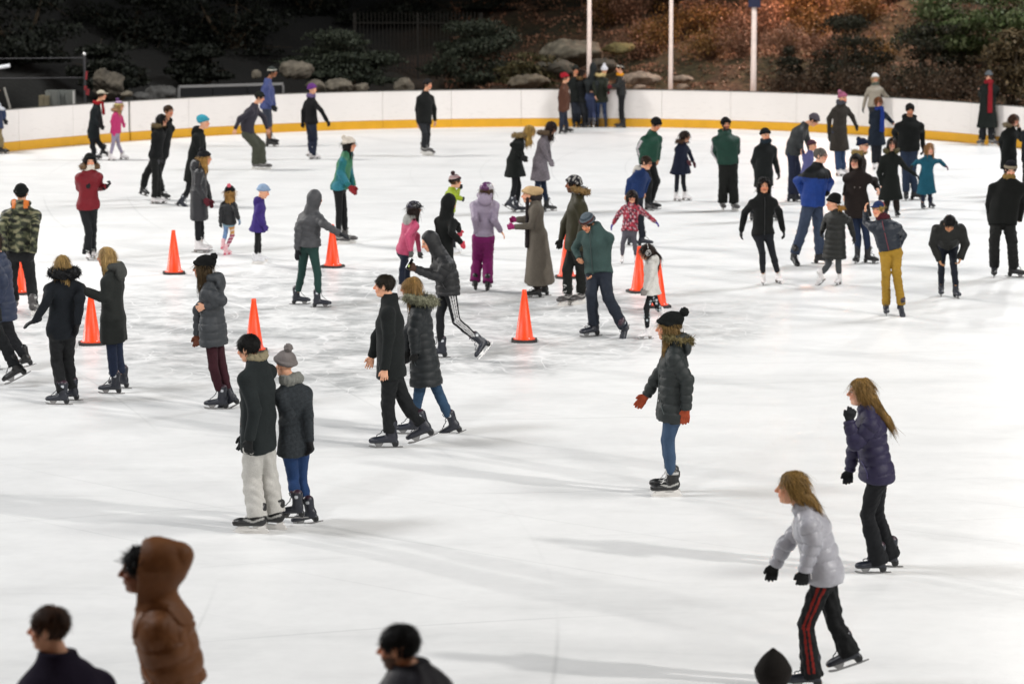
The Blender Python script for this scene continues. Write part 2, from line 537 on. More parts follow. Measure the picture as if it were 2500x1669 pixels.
def board_material():
    m, N, L, b = nmat('board_white')
    tc = N.new('ShaderNodeTexCoord')
    def nz(sc, scale, det):
        mp = N.new('ShaderNodeMapping'); mp.inputs['Scale'].default_value = sc; L.new(tc.outputs['Object'], mp.inputs['Vector'])
        n = N.new('ShaderNodeTexNoise'); n.inputs['Scale'].default_value = scale; n.inputs['Detail'].default_value = det; L.new(mp.outputs[0], n.inputs['Vector']); return n.outputs[0]
    def rng(x, a, bb, c, d):
        r = N.new('ShaderNodeMapRange'); r.inputs[1].default_value = a; r.inputs[2].default_value = bb; r.inputs[3].default_value = c; r.inputs[4].default_value = d; L.new(x, r.inputs[0]); return r.outputs[0]
    sep = N.new('ShaderNodeSeparateXYZ'); L.new(tc.outputs['Object'], sep.inputs[0])
    low = rng(sep.outputs[2], .25, .8, 1.0, .25)
    m1 = N.new('ShaderNodeMath'); m1.operation = 'MULTIPLY'; L.new(low, m1.inputs[0]); L.new(rng(nz((1, 1, 5), 5, 6), .56, .7, 0, .22), m1.inputs[1])
    m2 = N.new('ShaderNodeMath'); m2.operation = 'ADD'; L.new(m1.outputs[0], m2.inputs[0]); L.new(rng(nz((1, 1, .3), .7, 3), .4, .7, 0, .07), m2.inputs[1])
    mx = N.new('ShaderNodeMix'); mx.data_type = 'RGBA'; mx.inputs[6].default_value = (*srgb('#efeae6'), 1); mx.inputs[7].default_value = (*srgb('#a9a29c'), 1)
    L.new(m2.outputs[0], mx.inputs[0]); L.new(mx.outputs[2], b.inputs['Base Color']); b.inputs['Roughness'].default_value = .4
    return m

def hill_h(x, d):
    """height of the ground d metres behind the board"""
    t = 1 / (1 + math.exp(-(x - .5) * .55))            # 0 left .. 1 right
    left = .15 + .05 * d + max(0, d - 7) * .20
    right = .35 + .17 * d + .02 * max(0, d - 4) * max(0, x * .25)
    b = .22 * math.sin(x * .7 + d * .5) + .12 * math.sin(x * 1.9 - d * 1.3 + 1) + .07 * math.sin(x * 4.1 + d * 2.7)
    return left * (1 - t) + right * t + b * min(1, d / 2.5)

def earth_material():
    m, N, L, b = nmat('earth')
    tc = N.new('ShaderNodeTexCoord')
    def nz(s, d):
        n = N.new('ShaderNodeTexNoise'); n.inputs['Scale'].default_value = s; n.inputs['Detail'].default_value = d; L.new(tc.outputs['Object'], n.inputs['Vector']); return n
    n1, n2 = nz(.5, 5), nz(6, 8)
    cr = N.new('ShaderNodeValToRGB'); e = cr.color_ramp.elements
    e[0].position = .32; e[0].color = (.035, .033, .014, 1); e[1].position = .68; e[1].color = (.14, .075, .045, 1)
    k = e.new(.5); k.color = (.075, .055, .024, 1)
    L.new(n1.outputs[0], cr.inputs[0])
    mx = N.new('ShaderNodeMix'); mx.data_type = 'RGBA'; mx.blend_type = 'MULTIPLY'; mx.inputs[0].default_value = 1
    c2 = N.new('ShaderNodeValToRGB'); c2.color_ramp.elements[0].position = .3; c2.color_ramp.elements[0].color = (.35, .33, .3, 1); c2.color_ramp.elements[1].position = .7; c2.color_ramp.elements[1].color = (1.5, 1.45, 1.4, 1)
    L.new(n2.outputs[0], c2.inputs[0]); L.new(cr.outputs[0], mx.inputs[6]); L.new(c2.outputs[0], mx.inputs[7])
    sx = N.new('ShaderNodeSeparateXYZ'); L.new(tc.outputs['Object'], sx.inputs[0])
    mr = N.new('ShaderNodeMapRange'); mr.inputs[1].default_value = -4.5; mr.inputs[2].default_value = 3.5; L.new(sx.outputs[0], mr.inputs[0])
    m3 = N.new('ShaderNodeMix'); m3.data_type = 'RGBA'; m3.inputs[6].default_value = (.006, .006, .005, 1); L.new(mr.outputs[0], m3.inputs[0]); L.new(mx.outputs[2], m3.inputs[7])  # left bank painted near black, standing in for light that falls away there
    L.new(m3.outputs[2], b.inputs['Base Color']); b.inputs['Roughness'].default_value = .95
    bp = N.new('ShaderNodeBump'); bp.inputs['Strength'].default_value = .8; bp.inputs['Distance'].default_value = .06
    L.new(n2.outputs[0], bp.inputs['Height']); L.new(bp.outputs[0], b.inputs['Normal'])
    return m

def leafmat(name, c0, c1, rough=.6):
    key = ('leaf', name)
    if key in MATS: return MATS[key]
    m, N, L, b = nmat(name)
    g = N.new('ShaderNodeNewGeometry')
    cr = N.new('ShaderNodeValToRGB'); cr.color_ramp.elements[0].color = (*c0, 1); cr.color_ramp.elements[1].color = (*c1, 1)
    L.new(g.outputs['Random Per Island'], cr.inputs[0]); L.new(cr.outputs[0], b.inputs['Base Color'])
    b.inputs['Roughness'].default_value = max(rough, .5); b.inputs['Specular IOR Level'].default_value = .2
    MATS[key] = m
    return m

def leaf_cloud(rs, lobes, n, size, flat=0.0, out=.75):
    """leaf-sized quads in clumps through the volume of several lobes (c, r) -> V, F"""
    w = np.array([r[0] * r[1] + r[0] * r[2] + r[1] * r[2] for c, r in lobes]); w /= w.sum()
    idx = rs.choice(len(lobes), n, p=w)
    C = np.array([c for c, r in lobes])[idx]; R = np.array([r for c, r in lobes])[idx]
    d = rs.normal(size=(n, 3)); d /= np.linalg.norm(d, axis=1)[:, None]
    rad = np.where(rs.rand(n) < out, .8 + .28 * rs.rand(n), rs.rand(n) ** .5)
    clump = wavy(d * 2 + C, int(rs.randint(999)), .9) * .26
    P = C + d * R * (rad + clump)[:, None]
    nr = d + rs.normal(size=(n, 3)) * .7; nr[:, 2] += flat; nr /= np.linalg.norm(nr, axis=1)[:, None]
    a = np.cross(nr, rs.normal(size=(n, 3))); a /= np.linalg.norm(a, axis=1)[:, None]
    b = np.cross(nr, a)
    s = (size * (.55 + .9 * rs.rand(n)))[:, None]
    V = np.stack([P - a * s * .5, P + b * s * .3, P + a * s * .6, P - b * s * .3], 1).reshape(-1, 3)
    return V, np.arange(4 * n).reshape(-1, 4)

def bush(name, label, cat, u, v, wpx, hpx, dback, mat, n, size, rs, group=None, stems=5, lift=.0, twig=(.05, .035, .02), aspect=.7):
    """a shrub whose crown covers about wpx x hpx picture pixels with its middle at u, v, standing dback metres behind the board"""
    Y = wall_y(0.0) + dback
    for _ in range(3):
        c = plane(u, v, Y); Y = wall_y(c[0]) + dback
    c = plane(u, v, Y); mpp = Y / FPX
    W, Hh = wpx * mpp / 2, hpx * mpp / 2
    gz = hill_h(c[0], dback)
    root = empty(name, (c[0], Y, gz)); tag(root, label, cat, group)
    cz = c[2] - gz
    lobes = []
    for i in range(20):
        a = rs.rand() * 6.28; r = .8 * rs.rand() ** .5; zz = rs.rand() * 1.75 - .8
        r *= math.sqrt(max(.12, 1 - max(0, zz) ** 2))
        lobes.append((np.array((math.cos(a) * W * r, math.sin(a) * W * aspect * r, cz + zz * Hh)), np.array((W * .36, W * .36 * aspect, Hh * .17)) * (.6 + .7 * rs.rand())))
    lobes.append((np.array((0, 0, cz - Hh * .3)), np.array((W * .7, W * .7 * aspect, Hh * .6))))
    V, F = leaf_cloud(rs, lobes, n, size)
    V[:, 2] = np.maximum(V[:, 2], -.15)
    link('crown', mesh_np('crown', V, F, smooth=False), mat, root)
    m = MB()
    for c_, r_ in lobes[:stems]:
        p1 = np.array(c_) * np.array((.9, .9, 1)); mid = p1 * .5 + rs.normal(size=3) * .1 * W
        m.tube([(rs.normal() * .05, rs.normal() * .05, -.1), tuple(mid), tuple(p1)], [.05 * max(W, .4), .035 * max(W, .4), .012], 6)
        for _ in range(4):
            q = mid + (p1 - mid) * rs.rand(); m.tube([tuple(q), tuple(q + rs.normal(size=3) * np.array((W, W * aspect, Hh)) * .35)], [.016, .004], 4)
    m.build('trunk', plain('bark', twig, .9, noise=.5, scale=12), root, True)
    return root

def twig_shrub(label, u, v, wpx, hpx, dback, mat, rs, group, n=110):
    Y = wall_y(0.0) + dback
    for _ in range(3):
        c = plane(u, v, Y); Y = wall_y(c[0]) + dback
    mpp = Y / FPX; W, H = wpx * mpp / 2, hpx * mpp
    gz = hill_h(c[0], dback)
    root = empty('dry_shrub', (c[0], Y, gz)); tag(root, label, 'shrub', group)
    m = MB(); tips = []
    H = max(H, c[2] + H / 2 - gz)
    for i in range(n):
        a = rs.rand() * 6.28; sp = rs.rand() ** .6
        top = np.array((math.cos(a) * W * sp, math.sin(a) * W * .7 * sp, H * (.45 + .55 * rs.rand()) * (1.1 - .4 * sp)))
        mid = top * np.array((.35, .35, .55)) + rs.normal(size=3) * .06
        m.tube([(rs.normal() * .05, rs.normal() * .05, -.1), tuple(mid), tuple(top)], [.011, .008, .003], 3, False)
        for _ in range(2):
            q = mid + (top - mid) * rs.rand(); e = q + rs.normal(size=3) * .18; m.tube([tuple(q), tuple(e)], [.005, .002], 3, False); tips.append(e)
        tips.append(top)
    m.build('stems', plain('twig', (.11, .06, .035), .9), root)
    T = np.array(tips); k = 9
    P = np.repeat(T, k, 0) + rs.normal(size=(len(T) * k, 3)) * .11
    V, F = leaf_cloud(rs, [(np.zeros(3), np.ones(3) * .001)], len(P), .07)
    V += np.repeat(P, 4, 0)
    link('dead_leaves', mesh_np('dead_leaves', V, F, smooth=False), mat, root)
    return root

def boulder(label, u, v, wpx, hpx, dback, col, rs, group=None, flat=False):
    Y = wall_y(0.0) + dback
    for _ in range(3):
        c = plane(u, v, Y); Y = wall_y(c[0]) + dback
    mpp = Y / FPX; r = np.array((wpx * mpp / 2, max(wpx * mpp * .36, .15), hpx * mpp / 2 * 1.15))
    cz = c[2] - r[2] * .1
    f = Field(-r * 1.35 - .05, r * 1.35 + .05, max(.03, float(r.max()) * .055))
    f.ell((0, 0, 0), tuple(r * .97), k=.01)
    for i in range(16):
        d = rs.normal(size=3); d[2] *= .8; d /= np.linalg.norm(d)
        e = np.linalg.norm(d * r) * (.74 + .2 * rs.rand()); dd = d / r; dd /= np.linalg.norm(dd)
        p = d * r * (.68 + .22 * rs.rand()); f.cut(p, dd)
    V, F = f.surface(); N_ = vnormals(V, F)
    V = V + N_ * (wavy(V, int(rs.randint(9999)), .35) * .03 + wavy(V, int(rs.randint(9999)), .12, 9) * .02)[:, None] * min(1, float(r.max()) * 2)
    o = link('boulder', mesh_np('boulder', V, F, smooth=True), plain('rock', col, .9, noise=.45, scale=4), None, (c[0], Y, cz))
    tag(o, label, 'rock', group)
    # rocks seen above the board stand on the bank; carry the foot down to it
    return o

def build_setting():
    rs = np.random.RandomState(7)
    # ice, out to the boards and round behind the camera
    xs = np.linspace(-46, 46, 47)
    V = [(x, wall_y(x) + .02, 0) for x in xs] + [(x, 4.0, 0) for x in xs]
    n = len(xs)
    ice = link('ice', MB().add(V, [(i + n, i + n + 1, i + 1, i) for i in range(n - 1)]).mesh('ice'), ice_material())
    tag(ice, kind='structure')
    # bank behind the board
    ds = np.concatenate([np.linspace(.12, 6, 22), np.linspace(6.6, 26, 30), np.linspace(29, 70, 8)])
    xx = np.linspace(-48, 48, 150)
    V = np.array([(x, wall_y(x) + d, hill_h(x, d)) for d in ds for x in xx])
    nx = len(xx)
    F = np.array([(i * nx + j, i * nx + j + 1, (i + 1) * nx + j + 1, (i + 1) * nx + j) for i in range(len(ds) - 1) for j in range(nx - 1)])
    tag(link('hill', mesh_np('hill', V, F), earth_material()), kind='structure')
    # ---- dasher board: panels, yellow kick plates, top rail
    wall = empty('board_wall', (0, wall_y(0), 0))
    tag(wall, 'white rink board with a yellow kick plate curving behind all the skaters', 'rink board')
    O = Vector((0, wall_y(0), 0))
    S = np.linspace(-26, 26, 2081); Yw = np.array([wall_y(x) for x in S])
    arc = np.concatenate([[0], np.cumsum(np.hypot(np.diff(S), np.diff(Yw)))])
    a0 = np.interp(ground(318, 344)[0], S, arc)
    mats = {'board_panel': board_material(), 'kick_plate': plain('kick_yellow', srgb('#dca31c'), .4, noise=.06, scale=3), 'top_rail': plain('cap_rail', srgb('#55534f'), .5)}
    PL = 1.95
    def strip(name, s0, s1, front, back, z0, z1, nseg=6):
        Vv = []; 
        for s in np.linspace(s0, s1, nseg + 1):
            x = np.interp(s, arc, S); y = np.interp(s, arc, Yw); x2 = np.interp(s + .05, arc, S); y2 = np.interp(s + .05, arc, Yw)
            t = Vector((x2 - x, y2 - y, 0)).normalized(); nn = Vector((-t.y, t.x, 0))
            for off, z in ((front, z0), (back, z0), (back, z1), (front, z1)):
                p = Vector((x, y, z)) + nn * off - O; Vv.append(tuple(p))
        Ff = []
        for i in range(nseg):
            for k in range(4): Ff.append((i * 4 + k, i * 4 + (k + 1) % 4, (i + 1) * 4 + (k + 1) % 4, (i + 1) * 4 + k))
        Ff += [(3, 2, 1, 0), (nseg * 4, nseg * 4 + 1, nseg * 4 + 2, nseg * 4 + 3)]
        return MB().add(Vv, Ff).build(name, mats[name], wall)
    k0 = int((arc[0] - a0) / PL); k1 = int((arc[-1] - a0) / PL)
    for k in range(k0, k1):
        s0 = a0 + k * PL; g0 = .035 if k == 0 else .004; g1 = .035 if k == -1 else .004
        strip('board_panel', s0 + g0, s0 + PL - g1, 0, .045, .235, 1.02)
        strip('kick_plate', s0 + g0 * .8, s0 + PL - g1 * .8, -.012, .045, 0.0, .23)
        strip('top_rail', s0 + .001, s0 + PL - .001, -.008, .06, 1.022, 1.045)
    # ---- poles behind the board
    def pole(label, u, v0, r0, extra=None):
        Y = wall_y(plane(u, v0, 79)[0]) + .45
        c = plane(u, v0, Y)
        root = empty('lamp_pole', (c[0], Y, .2)); tag(root, label, 'pole', 'pale poles behind the rink board')
        m = MB(); m.tube([(0, 0, -.1), (0, 0, 1.4), (0, 0, 6)], [r0 * 1.15, r0 * 1.05, r0 * .75], 14); m.build('shaft', plain('pole_paint', srgb('#efdcd2'), .45, noise=.08, scale=6), root, True)
        m = MB(); m.lathe([(r0 * 2, -.08), (r0 * 2, .0), (r0 * 1.6, .06), (r0 * 1.2, .1)], 16); m.build('base_flange', plain('pole_paint', srgb('#d9c3b8'), .45), root, True)
        if extra:
            m = MB(); m.box((.0, 0, 0), (r0 * 4.2, r0 * 3, .9)); b = m.build('banner_bracket', plain('navy_cloth', srgb('#1e2440'), .8), root); z = plane(u, 18, Y)[2] - .2; b.location = (0, -.0, z + .45)
            m = MB()
            for i in range(6): m.tube([(-r0 * 2 + i * r0 * .8, 0, z), (-r0 * 2 + i * r0 * .8, .01, z - .03)], .012, 5)
            m.build('fringe', plain('navy_cloth', srgb('#1e2440'), .8), root)
        return root
    pole('slim pale pole rising behind the group by the board', 1438, 215, .062)
    pole('slim pale pole between the group by the board and the flag pole', 1637, 216, .058)
    pole('thicker pale pole with a navy banner end at the top of the picture', 1839, 219, .075, True)
    # ---- shrubs, trees, rocks
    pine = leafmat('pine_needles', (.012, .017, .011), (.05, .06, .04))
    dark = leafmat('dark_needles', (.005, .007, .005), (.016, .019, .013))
    yew = leafmat('yew_leaves', (.012, .014, .008), (.035, .032, .018))
    ivy = leafmat('ivy_leaves', (.03, .055, .012), (.13, .15, .07), .35)
    olive = leafmat('olive_leaves', (.03, .03, .012), (.1, .085, .04))
    dead = leafmat('dead_leaf', (.12, .06, .035), (.4, .22, .14))
    gold = leafmat('gold_leaf', (.1, .055, .015), (.3, .16, .05))
    G1 = 'evergreen shrubs behind the rink board'
    bush('pine_shrub', 'broad grey green pine shrub behind the boulders, left of the iron fence', 'shrub', 835, 148, 285, 135, 4.5, pine, 15000, .085, rs, G1, 7)
    bush('pine_shrub', 'taller dark pine shrub to the right of the iron fence', 'shrub', 1150, 135, 240, 165, 4.5, pine, 13000, .085, rs, G1, 7)
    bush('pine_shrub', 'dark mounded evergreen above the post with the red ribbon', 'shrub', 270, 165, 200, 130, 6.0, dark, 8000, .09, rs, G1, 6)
    EV = ['tall evergreen in the dark above the two wires', 'dark evergreen right of the ribbon post, high up', 'dark evergreen above the silver topped barrier', 'dark evergreen high above the broad pine shrub', 'dark evergreen behind the iron fence', 'dark evergreen left of the first pale pole, at the top', 'low dark evergreen between barrier and tan boulders', 'dark evergreen cut by the left edge', 'evergreen at the top just right of the first pale pole']
    for i, (u, v, w, h, db) in enumerate([(40, 70, 330, 260, 12), (330, 50, 300, 220, 14), (560, 80, 300, 250, 12), (760, 20, 320, 180, 16), (1020, 40, 320, 200, 15), (1260, 40, 280, 170, 15), (480, 160, 160, 90, 8), (-180, 80, 300, 260, 11), (1400, 15, 260, 120, 17)]):
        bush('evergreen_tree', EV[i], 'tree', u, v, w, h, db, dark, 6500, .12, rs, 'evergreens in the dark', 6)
    bush('yew_bush', 'big dark domed yew behind the person in the white hat', 'bush', 2065, 150, 270, 220, 3.2, yew, 12000, .07, rs, 'dark yews on the right bank')
    bush('yew_bush', 'dark yew bush left of the man in the red scarf', 'bush', 2285, 155, 230, 210, 4.0, yew, 10000, .07, rs, 'dark yews on the right bank')
    bush('yew_bush', 'small dark yew between the third pole and the big domed yew', 'bush', 1925, 175, 80, 110, 3.0, yew, 4000, .07, rs, 'dark yews on the right bank')
    bush('ivy_tree', 'green ivy covered tree leaning in at the top right', 'tree', 2330, 55, 260, 170, 5.5, ivy, 8000, .1, rs, None, 7)
    bush('ivy_tree', 'dark green leafy tree at the right edge above the red scarf', 'tree', 2470, 30, 160, 190, 6.5, ivy, 5000, .1, rs, None, 6)
    bush('laurel_bush', 'brown leaved bush at the right edge beside the man in the red scarf', 'bush', 2470, 160, 150, 170, 3.5, leafmat('brown_leaf', (.03, .022, .01), (.14, .1, .05)), 2600, .12, rs)
    bush('rhododendron', 'olive leafy shrub at the left foot of the rocky bank', 'shrub', 1285, 170, 170, 90, 3.0, olive, 2200, .12, rs)
    G2 = 'dry brown shrubs on the bank'
    for i in range(30):
        u = 1480 + i * 24 + rs.randint(-20, 20); v = rs.randint(15, 190) if u > 1650 else rs.randint(10, 120)
        db = 3.0 + (200 - v) * .055 + rs.rand() * 1.5
        twig_shrub('tangled dry brown shrub on the lit right bank', u, v, 90 + rs.randint(60), 55 + rs.randint(40), db, gold if rs.rand() < .35 else dead, rs, G2, 60)
    for i in range(7):
        twig_shrub('leggy dry shrub with bare stems at the foot of the bank', 1890 + i * 85 + rs.randint(-20, 20), 195, 80, 60, 1.6, leafmat('brown_dead_leaf', (.02, .014, .008), (.1, .065, .04)), rs, 'low dry shrubs along the board', 40)
    BC = (.12, .105, .08); DC = (.05, .05, .048)
    for lab, u, v, w, h, db, cc in [
        ('large flat topped tan boulder under the pine shrub', 720, 170, 100, 40, 2.6, BC), ('tan boulder behind the woman in the purple hat', 770, 210, 52, 28, 1.2, BC),
        ('rounded tan boulder right of the purple hat', 825, 211, 82, 34, 1.3, BC), ('small low tan boulder at the foot of the pine shrub', 882, 213, 44, 24, 1.2, BC),
        ('humped tan boulder left of the lone man in black', 985, 207, 62, 34, 1.3, BC), ('dark rough rock pile behind the girl in pink', 395, 226, 90, 36, 1.4, DC),
        ('pale flat stone behind the pink pompom hat girl', 312, 229, 36, 14, 1.4, BC), ('low dark rock at the left end of the silver topped barrier', 350, 236, 60, 22, 1.2, DC),
        ('dark mound of stone beside the red ribbon post', 268, 200, 95, 70, 2.6, (.07, .06, .045)), ('pale rock peeping out beside the man in the slate blue jacket', 625, 180, 30, 22, 2.4, BC),
        ('long pinkish flat ledge right of the group by the board', 1565, 192, 105, 30, 2.6, (.26, .2, .15)), ('pinkish flat stone at the foot of the second pole', 1665, 193, 60, 20, 2.4, (.26, .2, .15)),
        ('round pale stone just above the board left of the second pole', 1560, 212, 36, 14, 1.3, (.26, .2, .15)), ('pinkish stone just above the board right of the second pole', 1668, 211, 34, 14, 1.2, (.26, .2, .15)),
        ('large slanting grey outcrop behind the group by the board', 1400, 125, 170, 60, 5.5, (.13, .115, .085)), ('dark rock shelf under the slanting outcrop', 1355, 165, 130, 42, 3.6, (.08, .072, .055)),
        ('mossy slab lit yellow behind the second pole', 1510, 118, 90, 26, 5.0, (.16, .13, .05)), ('grey slab on the bank under the dry shrubs', 1470, 160, 80, 34, 3.6, (.07, .06, .045)),
        ('low rock shelf left of the pale pole', 1290, 198, 110, 30, 1.8, (.12, .1, .07))]:
        boulder(lab, u, v, w, h, db, cc, rs, 'rocks behind the board')
    # fallen leaves on the bank
    n = 26000
    x = rs.uniform(-2, 18, n); d = rs.uniform(.6, 16, n)
    P = np.array([(a, wall_y(a) + b, hill_h(a, b) + .02) for a, b in zip(x, d)])
    V, F = leaf_cloud(rs, [(np.zeros(3), np.ones(3) * .001)], n, .1, flat=1.2)
    V += np.repeat(P, 4, 0)
    tag(link('fallen_leaves', mesh_np('fallen_leaves', V, F, smooth=False), dead), kind='stuff')
    # iron fence
    c0 = plane(870, 178, wall_y(-2) + 7.5); root = empty('iron_fence', (c0[0], c0[1], hill_h(c0[0], 7.5) - .1)); tag(root, 'dark iron picket fence between the two pine shrubs', 'fence')
    pm = plain('iron', (.012, .01, .007), .8); bar = None
    for i in range(34):
        if bar is None: bar = MB().tube([(0, 0, 0), (0, 0, 1.75), (0, 0, 1.85)], [.013, .013, .002], 6).mesh('picket'); bar.materials.append(pm)
        o = bpy.data.objects.new('picket', bar); COL.objects.link(o); o.parent = root; o.location = (i * .115, 0, .25)
    for z in (.4, 1.75): MB().tube([(-.1, 0, z), (4, 0, z)], .018, 6).build('rail', pm, root)
    for i in range(3): MB().box((i * 1.9 - .05, .03, 1.0), (.07, .07, 2.1)).build('post', pm, root)
    # barrier with a silver top rail
    a = plane(436, 214, wall_y(-8) + 1.3); b = plane(690, 203, wall_y(-6) + 1.3)
    root = empty('barrier', (a[0], a[1], .1)); tag(root, 'long black barrier with a silver top rail behind the board', 'barrier')
    L_ = math.hypot(b[0] - a[0], b[1] - a[1]); root.rotation_euler = (0, 0, math.atan2(b[1] - a[1], b[0] - a[0])); zt = (a[2] + b[2]) / 2 - .1
    sv = plain('aluminium', (.5, .5, .5), .35, .8); bk = plain('black_sheet', (.012, .013, .015), .45)
    MB().box((L_ / 2, 0, zt), (L_, .09, .07)).build('top_rail', sv, root)
    for i in range(4):
        MB().box((L_ * i / 3, 0, zt / 2 - .02), (.06, .08, zt - .035)).build('post', sv if i in (0, 3) else bk, root)
        if i < 3: MB().box((L_ * (i + .5) / 3, 0, zt / 2), (L_ / 3 - .07, .03, zt - .08)).build('panel', bk, root)
    MB().box((L_ / 2, -.03, zt * .62), (L_, .02, .05)).build('middle_rail', plain('navy_steel', (.02, .025, .04), .4), root)
    # wire fence with a ribbon
    a = plane(208, 250, wall_y(-11) + 1.6); zt = plane(205, 137, a[1])[2]; z1 = plane(205, 190, a[1])[2]
    root = empty('wire_fence', (a[0], a[1], .1)); tag(root, 'thin steel post with two wires and a red ribbon behind the board', 'fence')
    st = plain('steel', (.06, .06, .065), .5, .4)
    p_ = MB().tube([(0, 0, -.1), (0, 0, zt - .1)], .035, 8).build('post', st, root); MB().lathe([(.0, 0), (.045, .02), (.05, .05), (.03, .09), (0, .1)], 10).build('post_cap', plain('bright_steel', (.7, .7, .7), .3, .5), root, True, (0, 0, zt - .1))
    MB().tube([(-5, .3, -.1), (-5, .3, zt - .1)], .035, 8).build('post', st, root)
    for z in (zt - .15, z1 - .1): MB().tube([(0, 0, z), (-2.5, .15, z - .03), (-5, .3, z)], .014, 6).build('wire', st, root)
    for dx, dz, l, w in ((.05, -.62, .22, .05), (.07, -1.05, .16, .09), (.02, -.95, .12, .07)):
        MB().box((dx, -.03, zt + dz + .02), (w, .012, l), Matrix.Rotation(.2 * dx * 10, 3, 'Y')).build('ribbon', plain('red_ribbon', srgb('#8a2a30'), .8), root)
    # cabinets
    for i, (u, w, h, lab, cc) in enumerate([(107, 26, 40, 'tan metal cabinet at the left end of the row behind the board', (.16, .14, .09)), (125, 30, 40, 'grey metal cabinet with a dark gap on its right', (.14, .15, .14)), (158, 42, 40, 'grey metal cabinet with a pale upright edge, right end of the row', (.13, .14, .13))]):
        Y = wall_y(-12.5) + 1.1; Y = wall_y(plane(u, 240, Y)[0]) + 1.1 + .15 * (i == 0); c = plane(u, 222 + (12 if i == 0 else 0), Y); mp = Y / FPX
        root = empty('cabinet', (c[0], Y, .1)); tag(root, lab, 'cabinet', 'metal cabinets behind the board')
        H = c[2] - .1; W = w * mp; m_ = plain('grey_paint', cc, .5, noise=.25, scale=5)
        MB().box((0, .2, H / 2), (W, .4, H)).build('body', m_, root)
        for sx in (-1, 1): MB().box((sx * W * .245, -.012, H / 2), (W * .44, .022, H * .92)).build('door', m_, root)
        MB().box((W * .06, -.03, H * .6), (.015, .02, .12)).build('handle', plain('bright_steel', (.6, .6, .6), .3, .5), root)
        if i == 2: MB().box((W * .52, -.02, H * .55), (.05, .05, H * .9)).build('edge_strip', plain('pale_strip', (.5, .5, .48), .5), root)
    Y = wall_y(-14) + .9
    for _ in range(4): Y = wall_y(plane(24, 262, Y)[0]) + .9
    c = plane(24, 262, Y); root = empty('leaning_post', (c[0], Y, .1)); tag(root, 'thin pale post leaning left behind the board at the left edge', 'post')
    t = plane(10, 214, Y); MB().tube([(.05, 0, -.1), (0, 0, c[2] - .1), (t[0] - c[0], 0, t[2] - .1)], .03, 8).build('shaft', plain('pale_wood', (.3, .29, .26), .6), root); MB().box((0.05, 0, -.05), (.12, .12, .1)).build('foot', st, root)
    c = plane(24, 160, Y + .3); root = empty('white_rail', (c[0], Y + .3, .1)); tag(root, 'white rail end sticking in at the left edge above the board', 'rail')
    t = plane(-60, 176, Y + .3); MB().tube([(0, 0, c[2] - .1), (t[0] - c[0], 0, t[2] - .1)], .045, 10).build('tube', plain('white_gloss', (.85, .87, .9), .25), root, True); MB().tube([(t[0] - c[0] + .2, 0, t[2] - .15), (t[0] - c[0] + .2, 0, -.1)], .03, 8).build('post', st, root)
    # ---- traffic cones
    orange = plain('cone_orange', srgb('#f8460f', 1.0), .42, noise=.1, scale=5); rub = plain('black_rubber', (.022, .02, .02), .6, noise=.3, scale=9)
    prof = [(.142, .032), (.142, .05), (.125, .06), (.034, .70), (.034, .735), (.028, .74), (.0, .74)]
    bm_ = MB().lathe([(r * .96, z * .96) for r, z in prof], 28).mesh('cone_body', True); bm_.materials.append(orange)
    oct_ = [(math.cos(a) * r, math.sin(a) * r) for a, r in [(math.pi / 4 * k + s * .2, .215) for k in (1, 3, 5, 7) for s in (-1, 1)]]
    m = MB(); nV = [(x, y, 0.0) for x, y in oct_] + [(x * .97, y * .97, .034) for x, y in oct_]; m.add(nV, [tuple(range(7, -1, -1)), tuple(range(8, 16))] + [(i, (i + 1) % 8, 8 + (i + 1) % 8, 8 + i) for i in range(8)])
    base = m.mesh('base'); base.materials.append(rub)
    band = MB().lathe([(.139, .028), (.15, .03), (.15, .045), (.139, .05)], 24).mesh('foot_collar', True); band.materials.append(orange)
    rv = MB()
    for a in (0.4, 2.2, 3.6, 5.2): rv.lathe([(0, .05), (.007, .052), (.007, .064), (0, .066)], 8, (math.cos(a) * .139, math.sin(a) * .139, 0))
    rv = rv.mesh('rivets'); rv.materials.append(plain('rivet_white', (.85, .85, .85), .4))
    CN = [((425, 668), .2, 'orange cone standing alone left of the woman with the black pompom hat'), ((812, 652), -.3, 'orange cone behind the outstretched arm of the hooded grey puffer'),
          ((1383, 678), .1, 'orange cone half hidden behind the man in the olive parka'), ((1560, 713), .3, 'orange cone behind the girl in the white fluffy coat, tip beside her face'),
          ((1607, 749), .15, 'low part of an orange cone seen between the legs of the girl in white'), ((1280, 833), .0, 'nearest orange cone, standing alone left of the bending man in teal grey'),
          ((224, 840), .2, 'orange cone between the two blonde women'), ((48, 717), -.1, 'orange cone seen between the legs of the man in camouflage'), ((621, 858), .1, 'orange cone behind the young man in white trousers')]
    for (u, v), rz, lab in CN:
        g = ground(u, v); root = empty('traffic_cone', (g[0], g[1], 0), rz); tag(root, lab, 'traffic cone', 'orange traffic cones marking the middle of the ice')
        for nm, me in (('cone_body', bm_), ('base', base), ('foot_collar', band), ('rivets', rv)):
            o = bpy.data.objects.new(nm, me); COL.objects.link(o); o.parent = root
# ---------------------------------------------------------------- skates
SK = {}
def rgba(V, col):
    c = np.empty((len(V), 3)); c[:] = col; return c

